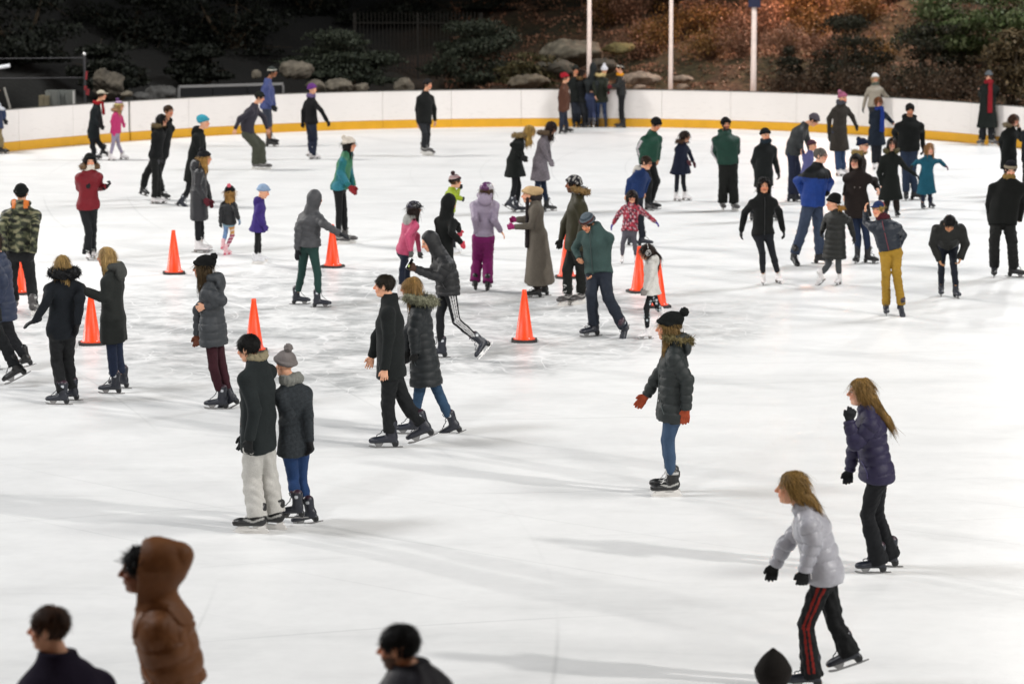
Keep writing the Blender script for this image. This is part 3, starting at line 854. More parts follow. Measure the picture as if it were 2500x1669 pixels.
def skate_meshes(kind):
    """boot, blade, laces of one kind; y forward, z up, origin on the ice under the ankle"""
    if kind in SK: return SK[kind]
    base = {'w': '#e8e4e4', 'n': '#20242f', 'k': '#151617', 'h': '#19191a', 'g': '#4d4a4a', 'p': '#e9b7bd', 'wh': '#dedfe2'}[kind]
    sole = {'w': '#8a8480', 'n': '#101216', 'k': '#0c0c0c', 'h': '#19191a', 'g': '#1c1b1b', 'p': '#d8607a', 'wh': '#e8e8e8'}[kind]
    hockey = kind in ('h', 'g', 'wh')
    X = np.array((1.0, 0, 0))
    f = Field((-.075, -.13, -.01), (.075, .24, .34), .0075)
    if hockey:
        f.seg((0, -.008, .13), (0, -.015, .225), (.048, .055), (.051, .058), S=X)
        f.ell((0, -.03, .115), (.042, .052, .05))
        f.seg((0, -.02, .1), (0, .13, .09), (.043, .044), (.046, .036), S=X)
        f.ell((0, .155, .085), (.045, .05, .036))
        f.seg((0, -.065, .2), (0, -.068, .235), (.033, .012), (.026, .009), S=X)
        f.seg((0, .03, .2), (0, .045, .245), (.034, .012), (.032, .01), S=X)
        f.cut((0, 0, .062), (0, 0, -1))
        b0, b1 = .062, .006
    else:
        f.seg((0, -.012, .13), (0, -.02, .235), (.042, .048), (.049, .053), S=X)
        f.ell((0, -.028, .10), (.038, .048, .05))
        f.seg((0, -.02, .09), (0, .13, .072), (.037, .042), (.041, .032), S=X)
        f.ell((0, .152, .068), (.04, .046, .031))
        f.seg((0, .025, .215), (0, .045, .265), (.03, .012), (.03, .009), S=X)
        f.cut((0, 0, .046), (0, 0, -1))
        f.seg((0, -.05, .034), (0, -.05, .05), (.028, .03), (.03, .034), S=X, k=.004)
        b0, b1 = .046, .004
    V, F = f.surface()
    V = smooth(V, F, 1)
    c = rgba(V, srgb(base))
    low = V[:, 2] < (.075 if hockey else .056)
    c[low] = srgb(sole)
    if kind in ('h', 'g'):
        c[(np.abs(V[:, 2] - .225) < .012) & (V[:, 1] > -.06)] = srgb('#b9b9b7')
        c[(np.abs(V[:, 2] - (.10 + .35 * np.abs(V[:, 1] - .03))) < .009) & (V[:, 1] < .12) & (np.abs(V[:, 0]) > .03)] = srgb('#a8a8a4')
    if kind == 'n':
        c[((V[:, 1] + .018) ** 2 + (V[:, 2] - .215) ** 2 < .018 ** 2) & (np.abs(V[:, 0]) > .03)] = srgb('#c9cdd2')
        c[(V[:, 2] > .255)] = srgb('#3a2430')
    boot = mesh_np('skate', V, F, col=c)
    boot.materials.append(fabric((1, 1, 1), rough=.42, wave=30, bump=.1, vary=.12, attr=True, spec=.5, name='boot_leather'))
    m = MB()
    if hockey:
        m.prism([(-.085, .02), (.165, .02), (.185, .034), (.17, .044), (-.075, .044), (-.09, .034)], .018)
        m.prism([(-.07, .042), (-.01, .042), (-.02, .066), (-.075, .066)], .03)
        m.prism([(.07, .042), (.15, .042), (.16, .066), (.06, .066)], .03)
        m.prism([(-.1, .006), (-.06, 0), (.15, 0), (.195, .012), (.2, .022), (-.1, .022)], .006)
        blade = m.mesh('blade'); blade.materials.append(plain('blade_plastic', srgb('#dcdad6'), .35))
    else:
        m.prism([(-.125, .006), (-.06, 0), (.14, 0), (.185, .008), (.2, .022), (.185, .026), (.13, .015), (-.12, .015)], .007)
        m.prism([(-.075, .014), (-.035, .014), (-.025, .04), (-.085, .04)], .012)
        m.prism([(.08, .014), (.125, .014), (.15, .049), (.055, .049)], .012)
        blade = m.mesh('blade'); blade.materials.append(plain('blade_steel', srgb('#8a8a8a') if kind != 'p' else srgb('#d8707f'), .25, .85))
    m = MB()
    zz = []
    for i in range(7):
        t = i / 6
        y = .115 - .075 * min(1, t * 1.7) + (.0 if t < .6 else (t - .6) * .03); z = .112 + (.145 if hockey else .14) * t ** 1.25
        y += .006; sx = .02 if i % 2 else -.02
        zz.append((sx, y, z)); zz.append((-sx, y, z + .004))
    m.tube(zz, .0045, 5)
    laces = m.mesh('laces'); laces.materials.append(plain('lace', srgb('#d5d5d2') if kind not in ('n', 'k') else srgb('#3a3d44'), .8))
    SK[kind] = (boot, blade, laces)
    return SK[kind]

def put_skate(kind, root, A, f, u, k):
    f = f - u * (f @ u); f /= np.linalg.norm(f)
    x = np.cross(f, u)
    M = Matrix(((x[0], f[0], u[0]), (x[1], f[1], u[1]), (x[2], f[2], u[2]))).to_4x4()
    M = Matrix.Translation(A) @ M @ Matrix.Scale(k, 4)
    boot, blade, laces = skate_meshes(kind)
    o = bpy.data.objects.new('skate', boot); COL.objects.link(o); o.parent = root; o.matrix_local = M
    for nm, me in (('blade', blade), ('laces', laces)):
        c = bpy.data.objects.new(nm, me); COL.objects.link(c); c.parent = o

# ---------------------------------------------------------------- people
ZO = {'A1': (0, 0, .27421), 'A2': (620, 0, .27421), 'A3': (1240, 0, .27421), 'A4': (1860, 0, .27421),
      'B1': (0, 360, .21683), 'B2': (420, 360, .21683), 'B3': (900, 360, .21683), 'B4': (1380, 360, .21683),
      'C1': (1780, 200, .17219), 'C2': (2100, 240, .17219), 'C3': (1780, 420, .17219), 'C4': (2100, 440, .2168),
      'C5': (1340, 400, .19133), 'C6': (1360, 560, .17857), 'C7': (1100, 420, .19133), 'C8': (920, 420, .21676),
      'D1': (0, 560, .28689), 'D2': (400, 580, .27422), 'D3': (540, 800, .33149), 'D4': (860, 640, .3062),
      'D5': (1500, 720, .33163), 'D6': (1820, 900, .49052), 'D7': (0, 1300, .23529), 'D8': (860, 1480, .12771),
      'E1': (320, 240, .17857), 'E2': (1330, 130, .12752), 'E3': (0, 580, .24221), 'E5': (2280, 260, .16579),
      'F': (0, 0, 1.06428)}
SKINS = {'a': '#d9a384', 'b': '#c98f6d', 'c': '#8a5a3e', 'd': '#e3b096', 'e': '#b0805a'}
NP = [0]
UP = np.array((0, 0, 1.0))
def unit(v): return v / (np.linalg.norm(v) + 1e-9)
def rot(v, ax, deg):
    a = math.radians(deg); ax = unit(ax)
    return v * math.cos(a) + np.cross(ax, v) * math.sin(a) + ax * (ax @ v) * (1 - math.cos(a))
def vdir(deg):
    a = math.radians(deg); return np.array((math.sin(a), -math.cos(a), 0))

def hand(F, W, d, nrm, t, k, curl, fat=0.0, mitten=False, tg=0):
    """palm, four unequal bent fingers and a thumb from the wrist W along d; palm faces nrm; thumb on side t"""
    d = unit(d); t = unit(t - d * (t @ d)); nrm = unit(np.cross(d, t)) * (1 if np.cross(d, t) @ nrm > 0 else -1)
    P1 = W + d * .075 * k
    F.seg(W, P1, (.026 * k + fat, .017 * k + fat), (.04 * k + fat, .014 * k + fat), S=t, k=.01, tg=tg)
    if mitten:
        F.seg(P1, P1 + unit(d + nrm * .25) * .07 * k, (.041 * k + fat, .018 * k + fat), (.03 * k + fat, .014 * k + fat), S=t, k=.012, tg=tg)
    else:
        for i, (off, ln) in enumerate(((.03, .07), (.0105, .08), (-.0105, .075), (-.03, .058))):
            c = curl * (1 + .12 * i)
            sp = t * off * 1.3
            b = P1 + t * off * k
            d1 = unit(rot(d, np.cross(d, nrm), c * .8) + sp * 2)
            d2 = rot(d1, np.cross(d, nrm), c * 1.1)
            m = b + d1 * ln * .55 * k
            F.seg(b, m, (.0098 * k + fat), (.0088 * k + fat), k=.004, tg=tg)
            F.seg(m, m + d2 * ln * .5 * k, (.0088 * k + fat), (.0072 * k + fat), k=.004, tg=tg)
    b = W + d * .03 * k + t * .026 * k
    m = b + unit(d * .75 + t * .75 + nrm * .25) * .035 * k
    F.seg(b, m, .014 * k + fat, .0115 * k + fat, k=.008, tg=tg)
    F.seg(m, m + unit(d + t * .25 + nrm * .35) * .032 * k, .0108 * k + fat, .0085 * k + fat, k=.004, tg=tg)

def spikes(V, N, rs, n, ln, droop):
    """fur: thin triangles standing on a surface"""
    i = rs.randint(0, len(V), n)
    b = V[i]; dr = N[i] + rs.normal(size=(n, 3)) * .45 + np.array(droop); dr /= np.linalg.norm(dr, axis=1)[:, None]
    sd = np.cross(dr, rs.normal(size=(n, 3))); sd /= np.linalg.norm(sd, axis=1)[:, None] + 1e-9
    l = ln * (.6 + .8 * rs.rand(n))[:, None]; w = ln * .13
    T = np.stack([b - sd * w, b + sd * w, b + dr * l], 1).reshape(-1, 3)
    return T

def fur_object(name, path, rad, col, parent, px, seed, ln=.035):
    path = [np.asarray(p, float) for p in path]
    lo = np.min(path, 0) - rad - .05; hi = np.max(path, 0) + rad + .05
    F = Field(lo, hi, max(.012, px))
    for a, b in zip(path[:-1], path[1:]): F.seg(a, b, rad, rad, k=.01)
    V, Q = F.surface()
    N = vnormals(V, Q)
    V = V + N * (wavy(V, seed, .05) * .012)[:, None]
    rs = np.random.RandomState(seed)
    n = 900 if px < .014 else 350
    T = spikes(V, N, rs, n, ln, (0, 0, -.3))
    me = bpy.data.meshes.new(name)
    vs = np.concatenate([V, T]); nt = n
    loops = np.concatenate([Q.ravel(), np.arange(len(V), len(V) + 3 * nt)]).astype(np.int32)
    st = np.concatenate([np.arange(0, len(Q) * 4, 4), len(Q) * 4 + np.arange(0, nt * 3, 3)]).astype(np.int32)
    me.vertices.add(len(vs)); me.vertices.foreach_set('co', vs.astype(np.float32).ravel())
    me.loops.add(len(loops)); me.loops.foreach_set('vertex_index', loops)
    me.polygons.add(len(st)); me.polygons.foreach_set('loop_start', st)
    me.update(calc_edges=True)
    return link(name, me, hairmat(col), parent)

def person(label, Z, phi, g, h, n, p, L, R, l, r, hem, **kw):
    K = kw.get
    NP[0] += 1
    seed = NP[0] * 17
    def px2(q):
        z = ZO[Z]
        if isinstance(q[0], str): z = ZO[q[0]]; q = q[1:]
        return z[0] + q[0] * z[2], z[1] + q[1] * z[2]
    def yv(q):
        if isinstance(q, tuple): z = ZO[q[0]]; return z[1] + q[1] * z[2]
        z = ZO[Z]; return z[1] + q * z[2]
    def proj_v(P):
        dy, dz = P[1], P[2] - CAMH
        return PH / 2 - FPX * (dy * sT + dz * cT) / (dy * cT - dz * sT)
    G = ground(*px2(g))
    lim = wall_y(G[0]) - .32
    if G[1] > lim: G = plane(*px2(g), lim); G[2] = 0
    D = G[1]
    px = D / 2904.0
    ty = K('ty', phi)                                  # torso yaw
    fT = vdir(ty); sT_ = np.cross(UP, fT); fH = vdir(phi); sH = np.cross(UP, fH)
    nw = K('nw', 0.0); pw = K('pw', 0.0); hw = K('hw', 0.0)
    neck = plane(*px2(n), D + nw); hip = plane(*px2(p), D + pw)
    hc = plane(*px2(h), D + nw + hw)
    st = K('st') or (hc[2] + .115 - .05)
    k = st / 1.72; sex = K('sex', 'f')
    kb = k * K('fat', 1.0)
    Hh = .232 * (st / 1.72) ** .35 * K('hs', 1.0); q = Hh / .235
    Ut = unit(neck - hip)
    sw = (.172 if sex == 'f' else .195) * kb * K('swf', 1.0)
    SL = neck - Ut * .145 * k + sT_ * sw; SR = neck - Ut * .145 * k - sT_ * sw
    root = empty('person', (G[0], G[1], 0.0))
    tag(root, label, K('cat', 'person'), K('group', 'skaters on the ice'))
    fy = fT[1]
    def bend(P, q, Lb, sgn, base, cap):
        """second joint on the picture ray of q; the missing length goes into depth"""
        T0 = plane(*px2(q), base)
        d2 = np.linalg.norm(T0 - np.array((P[0], base, P[2])))
        rr = math.sqrt(max(0, Lb * Lb - d2 * d2))
        return plane(*px2(q), base + sgn * min(rr, cap))
    def limb_arm(S, a, side):
        e, w = a[0], a[1]
        c = abs(fy); sg = 1 if fy > 0 else -1
        extra = K('aw' + side, 0.0)
        E = bend(S, e, .285 * k, -sg, S[1], .22 * c * k) if c > .3 else plane(*px2(e), S[1] + .02 * (1 if side == 'L' else -1) * sT_[1])
        Wr = bend(E, w, .25 * k, sg, E[1], .24 * c * k)
        if extra: Wr = plane(*px2(w), E[1] + extra)
        return E, Wr
    EL, WL = limb_arm(SL, L, 'L'); ER, WR = limb_arm(SR, R, 'R')
    HL = hip + sH * .085 * k - Ut * .03; HR = hip - sH * .085 * k - Ut * .03
    sk = k * K('ss', 1.0) * (1.04 if sex == 'f' else 1.1)
    def limb_leg(Hp, spec, side):
        kn, ft = spec[0], spec[1]
        lift = len(spec) > 2 and spec[2] == 'u'
        dw = sH[1] * .09 * k * side
        if lift:
            Ft = plane(*px2(ft), D + dw + K('lw', 0.0))
        else:
            Ft = ground(*px2(ft))
            if abs(Ft[1] - D) > .5 or Ft[1] > wall_y(Ft[0]) - .2: Ft = plane(*px2(ft), min(D + dw, wall_y(Ft[0]) - .2)); Ft[2] = 0
        c = abs(fH[1]); sg = 1 if fH[1] > 0 else -1
        base = (Hp[1] + Ft[1]) / 2
        Kn = bend(Hp, kn, .235 * st, sg, base, .22 * c * k)
        yaw = phi + (8 if side > 0 else -8)
        opts = spec[3] if len(spec) > 3 else {}
        if 'y' in opts: yaw = opts['y']
        f = vdir(yaw)
        u = UP.copy()
        if lift:
            u = unit(Kn - Ft)
            if 'pt' in opts: u = rot(UP, np.cross(UP, f), opts['pt'])
        elif 'pt' in opts: u = rot(UP, np.cross(UP, f), opts['pt'])
        if lift and abs(f @ u) > .97: f = unit(f + UP * .5)
        A = Ft + u * .155 * sk
        return Kn, A, Ft, f, u
    KL, AL, FL, fl_, ul = limb_leg(HL, l, 1); KR, AR, FR, fr_, ur = limb_leg(HR, r, -1)
    O = np.array((G[0], G[1], 0.0))
    (neck, hip, hc, SL, SR, EL, WL, ER, WR, HL, HR, KL, AL, KR, AR, FL, FR) = [v - O for v in
        (neck, hip, hc, SL, SR, EL, WL, ER, WR, HL, HR, KL, AL, KR, AR, FL, FR)]
    sil = K('sk', 'n')
    if sil:
        put_skate(sil, root, FL, fl_, ul, sk); put_skate(K('sk2', sil), root, FR, fr_, ur, sk)
    pts = np.array([neck, hip, hc + UP * .2, hc - UP * .1, SL, SR, EL, WL, ER, WR, KL, AL, KR, AR])
    lo = pts.min(0) - .22 * max(k, .7); hi = pts.max(0) + .22 * max(k, .7)
    hg = min(max(px * 1.05, .0085), .022) * K('res', 1.0)
    # ------------- head frame
    hy = K('hy', phi)
    fh = vdir(hy); sh = np.cross(UP, fh); uh = UP.copy()
    pt = K('pt', 0.0); rl = K('rl', 0.0)
    fh = rot(fh, sh, pt); uh = rot(uh, sh, pt)
    sh = rot(sh, fh, rl); uh = rot(uh, fh, rl)
    def hp_(x, y, z): return hc + (sh * x + fh * y + uh * z) * q
    MH = np.array((sh, fh, uh))
    skin = np.array(srgb(SKINS[K('skin', 'a')]))
    # ------------- body: one continuous skin
    gl = K('gl'); glL = K('glL', gl); glR = K('glR', gl)
    hf = min(max(px * .7, .0055), .012)
    fine = [(hc, .14 * q, hf)]
    dL = K('dL'); dR = K('dR')
    dirL = unit(plane(*px2(dL), (WL + O)[1]) - O - WL) if dL else unit(WL - EL)
    dirR = unit(plane(*px2(dR), (WR + O)[1]) - O - WR) if dR else unit(WR - ER)
    for W, dd, gv in ((WL, dirL, glL), (WR, dirR, glR)):
        if not gv and K('hands', True): fine.append((W + dd * .08 * k, .1 * k, min(max(px * .9, .007), .013)))
    B = Field(lo, hi, max(hg * 1.25, .016), fine)
    tk = .8
    B.seg(neck - Ut * .07, neck + (hip - neck) * .4, (.07 * kb, .055 * kb), (.12 * kb, .08 * kb), S=sT_)
    B.seg(neck + (hip - neck) * .4, hip, (.13 * kb, .085 * kb), (.13 * kb, .09 * kb), S=sH)
    B.seg(SL, SR, .042 * k, .042 * k)
    for S, E, W in ((SL, EL, WL), (SR, ER, WR)):
        B.seg(S, E, .046 * k, .036 * k); B.seg(E, W, .036 * k, .026 * k)
    for Hp, Kn, A in ((HL, KL, AL), (HR, KR, AR)):
        z = 1.0 if K('shorts') else .7
        B.seg(Hp, Kn, .068 * kb * z, .046 * k * z); B.seg(Kn, Kn + (A - Kn) * .35, .046 * k * z, .052 * k * z); B.seg(Kn + (A - Kn) * .35, A, .052 * k * z, .034 * k * z)
    B.seg(hp_(0, -.022, -.06), neck - Ut * .02, .05 * q, .058 * k, k=.03)
    B.ell(hp_(0, -.012, .034), [v * q for v in (.075, .094, .084)], MH, k=.01)
    B.ell(hp_(0, .024, -.03), [v * q for v in (.061, .068, .086)], MH, k=.02)
    B.seg(hp_(-.03, .03, -.085), hp_(.03, .03, -.085), .026 * q, .026 * q, k=.02)
    B.ell(hp_(0, .058, -.092), [v * q for v in (.028, .027, .022)], MH, k=.015)
    B.seg(hp_(-.034, .08, .03), hp_(.034, .08, .03), .011 * q, .011 * q, k=.012)
    for sx in (-1, 1):
        B.ell(hp_(sx * .031, .097, .01), [v * q for v in (.016, .013, .011)], MH, k=.012, sub=True)
        B.ell(hp_(sx * .031, .079, .009), [.0115 * q] * 3, MH, k=.002)
        B.ell(hp_(sx * .04, .066, -.03), [v * q for v in (.022, .02, .02)], MH, k=.015)
        B.ell(hp_(sx * .078, -.006, -.003), [v * q for v in (.011, .021, .033)], MH, k=.006)
    B.seg(hp_(0, .09, .014), hp_(0, .112, -.022), .009 * q, .0125 * q, k=.01)
    B.seg(hp_(-.011, .098, -.026), hp_(.011, .098, -.026), .009 * q, .009 * q, k=.006)
    B.seg(hp_(-.02, .086, -.05), hp_(.02, .086, -.05), .008 * q, .008 * q, k=.008)
    B.seg(hp_(-.016, .085, -.062), hp_(.016, .085, -.062), .0085 * q, .0085 * q, k=.006)
    curl = K('curl', 28.0)
    for W, E, dd, gv, s0 in ((WL, EL, dirL, glL, 1), (WR, ER, dirR, glR, -1)):
        nrm = -sT_ * s0; tm = fT if abs(fT @ dd) < .85 else UP
        if K('palm'): nrm = np.array(K('palm'), float)
        if not gv:
            if K('hands', True): hand(B, W, dd, nrm, tm, k, curl)
        else:
            Hf = Field(np.minimum(W, W + dd * .2) - .13, np.maximum(W, W + dd * .2) + .13, min(max(px * .8, .0065), .012))
            Hf.seg(W - dd * .05, W + dd * .02, .036 * k, .031 * k, k=.01)
            hand(Hf, W, dd, nrm, tm, k * 1.04, curl, .0035, K('mit', False))
            V, Q = Hf.surface()
            link('mitten' if K('mit') else 'glove', mesh_np('glove', V, Q), fabric(srgb(gv), .75, 80, .2, .2, name='glove_knit'), root)
    V, Q = B.surface()
    hl = ((V - hc) @ MH.T) / q
    c = rgba(V, skin)
    onf = (hl[:, 1] > .045) & (np.abs(hl[:, 0]) < .07) & (np.abs(hl[:, 2]) < .12)
    red = np.exp(-((np.abs(hl[:, 0]) - .035) ** 2 + (hl[:, 2] + .03) ** 2) / .0009) + np.exp(-(hl[:, 0] ** 2 + (hl[:, 2] + .024) ** 2) / .0004) * .6
    c = c * (1 - onf * np.minimum(red, 1))[:, None] + (skin * np.array((1.0, .72, .66)))[None] * (onf * np.minimum(red, 1))[:, None]
    hcol = np.array(srgb(K('hair', '#2a1c14')))
    ey = (np.abs(np.abs(hl[:, 0]) - .031) < .014) & (np.abs(hl[:, 2] - .008) < .0065) & (hl[:, 1] > .06)
    c[ey] = (.35, .3, .27)
    c[(np.abs(np.abs(hl[:, 0]) - .031) < .0065) & ey] = (.015, .01, .008)
    c[(np.abs(np.abs(hl[:, 0]) - .033) < .016) & (np.abs(hl[:, 2] - .029 + np.abs(np.abs(hl[:, 0]) - .03) * .25) < .005) & (hl[:, 1] > .06)] = hcol * .5 + skin * .15
    lip = (np.abs(hl[:, 0]) < .022) & (hl[:, 2] < -.045) & (hl[:, 2] > -.067) & (hl[:, 1] > .07)
    c[lip] = skin * np.array((.78, .42, .42))
    c[lip & (np.abs(hl[:, 2] + .056) < .0025)] = skin * .25
    if K('beard'):
        bd = ((hl[:, 2] < -.062) | ((hl[:, 2] < -.036) & (np.abs(hl[:, 0]) > .03)) | ((np.abs(hl[:, 2] + .041) < .007) & (np.abs(hl[:, 0]) < .03))) & (hl[:, 1] > .0) & (hl[:, 2] > -.135)
        c[bd & ~lip] = hcol * K('beard') + skin * (1 - K('beard'))
    link('body', mesh_np('body', V, Q, col=c), skinmat(), root)
    # ------------- trousers
    pc = K('pants', '#14161a'); cutp = K('cutp', 'reg')
    ks = {'skinny': (.084, .056, .055, .044), 'reg': (.09, .07, .067, .068), 'wide': (.102, .086, .085, .092), 'flare': (.088, .062, .066, .09)}[cutp]
    P = Field(np.minimum(lo, hip - .3), hi, hg)
    for Hp, Kn, A, ff, u, tg in ((HL, KL, AL, fl_, ul, 4), (HR, KR, AR, fr_, ur, 5)):
        P.seg(Hp, Kn, ks[0] * kb, ks[1] * kb, k=.03, tg=tg)
        sh_ = unit(A - Kn)
        if K('shorts'): P.cut(Kn, sh_, Kn - .15, Kn + .15, tg); continue
        m = Kn + (A - Kn) * .4
        end = A + sh_ * {'flare': .07, 'wide': .02, 'reg': .01, 'skinny': -.06}[cutp] * k
        P.seg(Kn, m, ks[1] * kb, ks[2] * kb, k=.02, tg=tg, arc0=.42)
        P.seg(m, end + sh_ * .06, ks[2] * kb, ks[3] * kb, k=.02, tg=tg, arc0=.55)
        P.cut(end, sh_, end - .16, end + .16, tg)
    P.seg(HL, HR, .095 * kb, .095 * kb, k=.04)
    P.seg(hip, hip + Ut * .1 * k, (.15 * kb, .11 * kb), (.145 * kb, .1 * kb), S=sH, k=.03)
    P.cut(hip + Ut * .12 * k, Ut)
    V, Q = P.surface(); N = vnormals(V, Q)
    V = smooth(V, Q, 1)
    V = V + N * (wavy(V, seed, .09) * (.0022 if cutp == 'skinny' else .006))[:, None]
    arc, tg = P.vattr()
    c = None; pp = K('ppat')
    if pp:
        c = rgba(V, srgb(pc))
        for Hp, Kn, A, t, s0 in ((HL, KL, AL, 4, 1), (HR, KR, AR, 5, -1)):
            for a, b in ((Hp, Kn), (Kn, A)):
                T = unit(b - a); rel = V - a; along = rel @ T
                qv = rel - along[:, None] * T
                S0 = unit(sH * s0 - T * (sH * s0 @ T)); F0 = np.cross(T, S0)
                an = np.arctan2(qv @ F0, qv @ S0)
                msk = (tg == t) & (along > -.02) & (along < np.linalg.norm(b - a) + .02)
                if pp == 'three':
                    for a0 in (-.42, 0, .42): c[msk & (np.abs(an - a0) < .13)] = srgb('#dedede')
                elif pp == 'red2':
                    for a0 in (-.26, .26): c[msk & (np.abs(an - a0) < .13)] = srgb('#8e1f16')
                elif pp == 'kid':
                    if t == 4: c[msk] = srgb('#7d9fcb')
                    else:
                        zz = V[:, 2]
                        c[msk] = srgb('#d39a55')
                        c[msk & (np.sin(zz * 75 + an) > .45)] = srgb('#f0dccb')
                        c[msk & (zz < .38 * k + .1)] = srgb('#a53a5c')
                        c[msk & (zz < .38 * k + .1) & (np.sin(zz * 110) > .3)] = srgb('#e6c3c8')
        if pp == 'dots':
            ce = np.round(V / .045); rnd = np.sin(ce @ np.array((12.9, 78.2, 37.7))) * 43758.5
            c[(np.linalg.norm(V / .045 - ce, axis=1) < .36) & (rnd - np.floor(rnd) < .6)] = srgb('#c9d3d8')
    link('trousers' if not K('shorts') else 'shorts', mesh_np('trousers', V, Q, col=c), fabric(srgb(pc), .85, 90, .25, .2, attr=c is not None, name='trouser_cloth'), root)
    # ------------- jacket
    jc = K('jk', '#17191b'); style = K('style', 'coat')
    bulk, amp, sp, ro0 = {'coat': (.016, .0065, 0, .9), 'puffer': (.026, .016, .085, .6), 'light': (.016, .009, .055, .45),
                         'sweat': (.008, .007, 0, .9), 'shell': (.02, .009, 0, .6), 'fleece': (.012, .004, 0, .95)}[style]
    ro = K('ro', ro0)
    amp *= min(1.0, k + .1) * K('amp', 1.0); sp *= k ** .5 * K('sp', 1.0)
    bulk = bulk * k + K('bulk', 0.0)
    if sex == 'f': cw, cd, ww, wd, hw_, hd_ = .158, .112, .142, .105, .172, .128
    else: cw, cd, ww, wd, hw_, hd_ = .182, .122, .168, .118, .172, .128
    if k < .85: ww, wd = .15, .115
    ww += K('waist', 0.0)
    cw, cd, ww, wd, hw_, hd_ = [v * kb + bulk for v in (cw, cd, ww, wd, hw_, hd_)]
    C1 = neck + (hip - neck) * .34; C2 = neck + (hip - neck) * .7
    bow = K('bow', 0.0)
    C1 = C1 - fT * bow * .8; C2 = C2 - fT * bow
    Kc = (KL + KR) / 2; hv = yv(hem)
    v0, v1 = proj_v(hip + O), proj_v(Kc + O)
    tt = (hv - v0) / (v1 - v0)
    if tt > .02:
        dn = unit((Kc - hip) * .55 - UP * np.linalg.norm(Kc - hip) * .45)
        hemP = hip + dn * np.linalg.norm(Kc - hip) * tt
    else:
        vn = proj_v(neck + O); t2 = (hv - vn) / (v0 - vn); hemP = neck + (hip - neck) * max(.5, t2)
    J = Field(np.minimum(lo, hemP - .45), hi, hg)
    fr = K('fl', hw_ + .02 * max(tt, 0)); 
    J.seg(SL - sT_ * .02, SR + sT_ * .02, K('shr', .063) * k + bulk * .6, K('shr', .063) * k + bulk * .6, k=.03, tg=1)
    for S in (SL, SR): J.seg(neck - Ut * .015, S, .06 * k + bulk * .5, .05 * k + bulk * .55, k=.04, tg=1)
    J.seg(neck - Ut * .05, C1, (.1 * kb, .075 * k + bulk * .5), (cw, cd), S=sT_, k=.04, tg=1)
    l1 = np.linalg.norm(C1 - neck)
    J.seg(C1, C2, (cw, cd), (ww, wd), S=sT_, k=.03, tg=1, arc0=l1)
    l2 = l1 + np.linalg.norm(C2 - C1)
    if tt > .02:
        J.seg(C2, hip, (ww, wd), (hw_, hd_), S=sH, k=.03, tg=1, arc0=l2)
        l3 = l2 + np.linalg.norm(hip - C2)
        ext = unit(hemP - hip) * .12
        J.seg(hip, hemP + ext, (hw_, hd_), (fr + .01, fr * K('flr', .82)), S=sH, k=.03, tg=1, arc0=l3)
        J.cut(hemP, unit(hemP - hip))
    else:
        l3 = l2
        J.seg(C2, hip, (ww, wd), (hw_ - .01, hd_ - .01), S=sH, k=.03, tg=1, arc0=l2)
        J.cut(hemP, unit(hip - neck))
    ca = K('arm', 1.0)
    for S, E, W, t in ((SL, EL, WL, 2), (SR, ER, WR, 3)):
        J.seg(S, E, .06 * k * ca + bulk * .55, .05 * k * ca + bulk * .55, k=K('armk', .035), tg=t, arc0=sp * .5)
        J.seg(E, W, .05 * k * ca + bulk * .55, .037 * k * ca + bulk * .5, k=.02, tg=t, arc0=np.linalg.norm(E - S) + sp * .5)
        dw = unit(W - E); J.cut(W + dw * .012, dw, W - .1, W + .1, t)
    if K('collar', True):
        Uc = unit(Ut * .4 + uh * .6)
        J.seg(neck - Ut * .03, neck + Uc * .05 * k, (.075 * k + .012, .07 * k + .012), (.066 * k + .012, .062 * k + .012), S=sT_, k=.015, tg=6)
        J.cut(neck + Uc * K('colh', .042) * k, Uc, neck - .2, neck + .2, 6)
    if K('hat') == 'hood':
        hr = K('hoodr', 1.0)
        J.ell(hp_(0, -.03, .022), [v * q * hr for v in (.105, .125, .132)], MH, k=.02, tg=7)
        J.seg(hp_(0, -.035, -.03), neck - Ut * .03 - fT * .02, .1 * q, .1 * k, k=.04, tg=7)
        pk = K('peak', 0); hb = K('hoodback', 0)
        if pk: J.seg(hp_(0, -.05, .03), hp_(0, -.07, .06 + .11 * pk), .13 * q * hr, .02 * q, k=.05, tg=7)
        if hb:
            J.ell(hp_(0, -.085, .03), [v * q for v in (.122, .16, .15)], MH, k=.03, tg=7)
            J.seg(hp_(0, -.1, .05), hp_(0, -.17 - hb, .085), .115 * q, .062 * q, k=.06, tg=7)
            J.seg(hp_(0, -.0, -.12), hp_(0, -.1, -.09), .075 * q, .07 * q, k=.04, tg=7)
        if hb: J.cut(hp_(0, .005, 0), fh * .97 + uh * .1, hc - .3, hc + .3, 7)
        J.ell(hp_(0, .12, -.01), [v * q for v in (.08, .1, .108)], MH, k=.01, sub=True)
    if K('hd'):
        for a in range(-80, 80, 20):
            A0 = neck + UP * .0 + (-fT * math.cos(math.radians(a)) * .1 + sT_ * math.sin(math.radians(a)) * .1) * k
            a1 = math.radians(a + 20)
            A1_ = neck + (-fT * math.cos(a1) * .1 + sT_ * math.sin(a1) * .1) * k
            J.seg(A0 + UP * .035 * k, A1_ + UP * .035 * k, .045 * k, .045 * k, k=.02, tg=8)
        J.ell(neck - fT * .12 * k - UP * .045 * k, [.125 * k, .05 * k, .09 * k], np.array((sT_, fT, UP)), k=.03, tg=8)
    V, Q = J.surface(); V = smooth(V, Q, 1); N = vnormals(V, Q)
    arc, tg = J.vattr()
    w1 = wavy(V, seed + 1, .12)
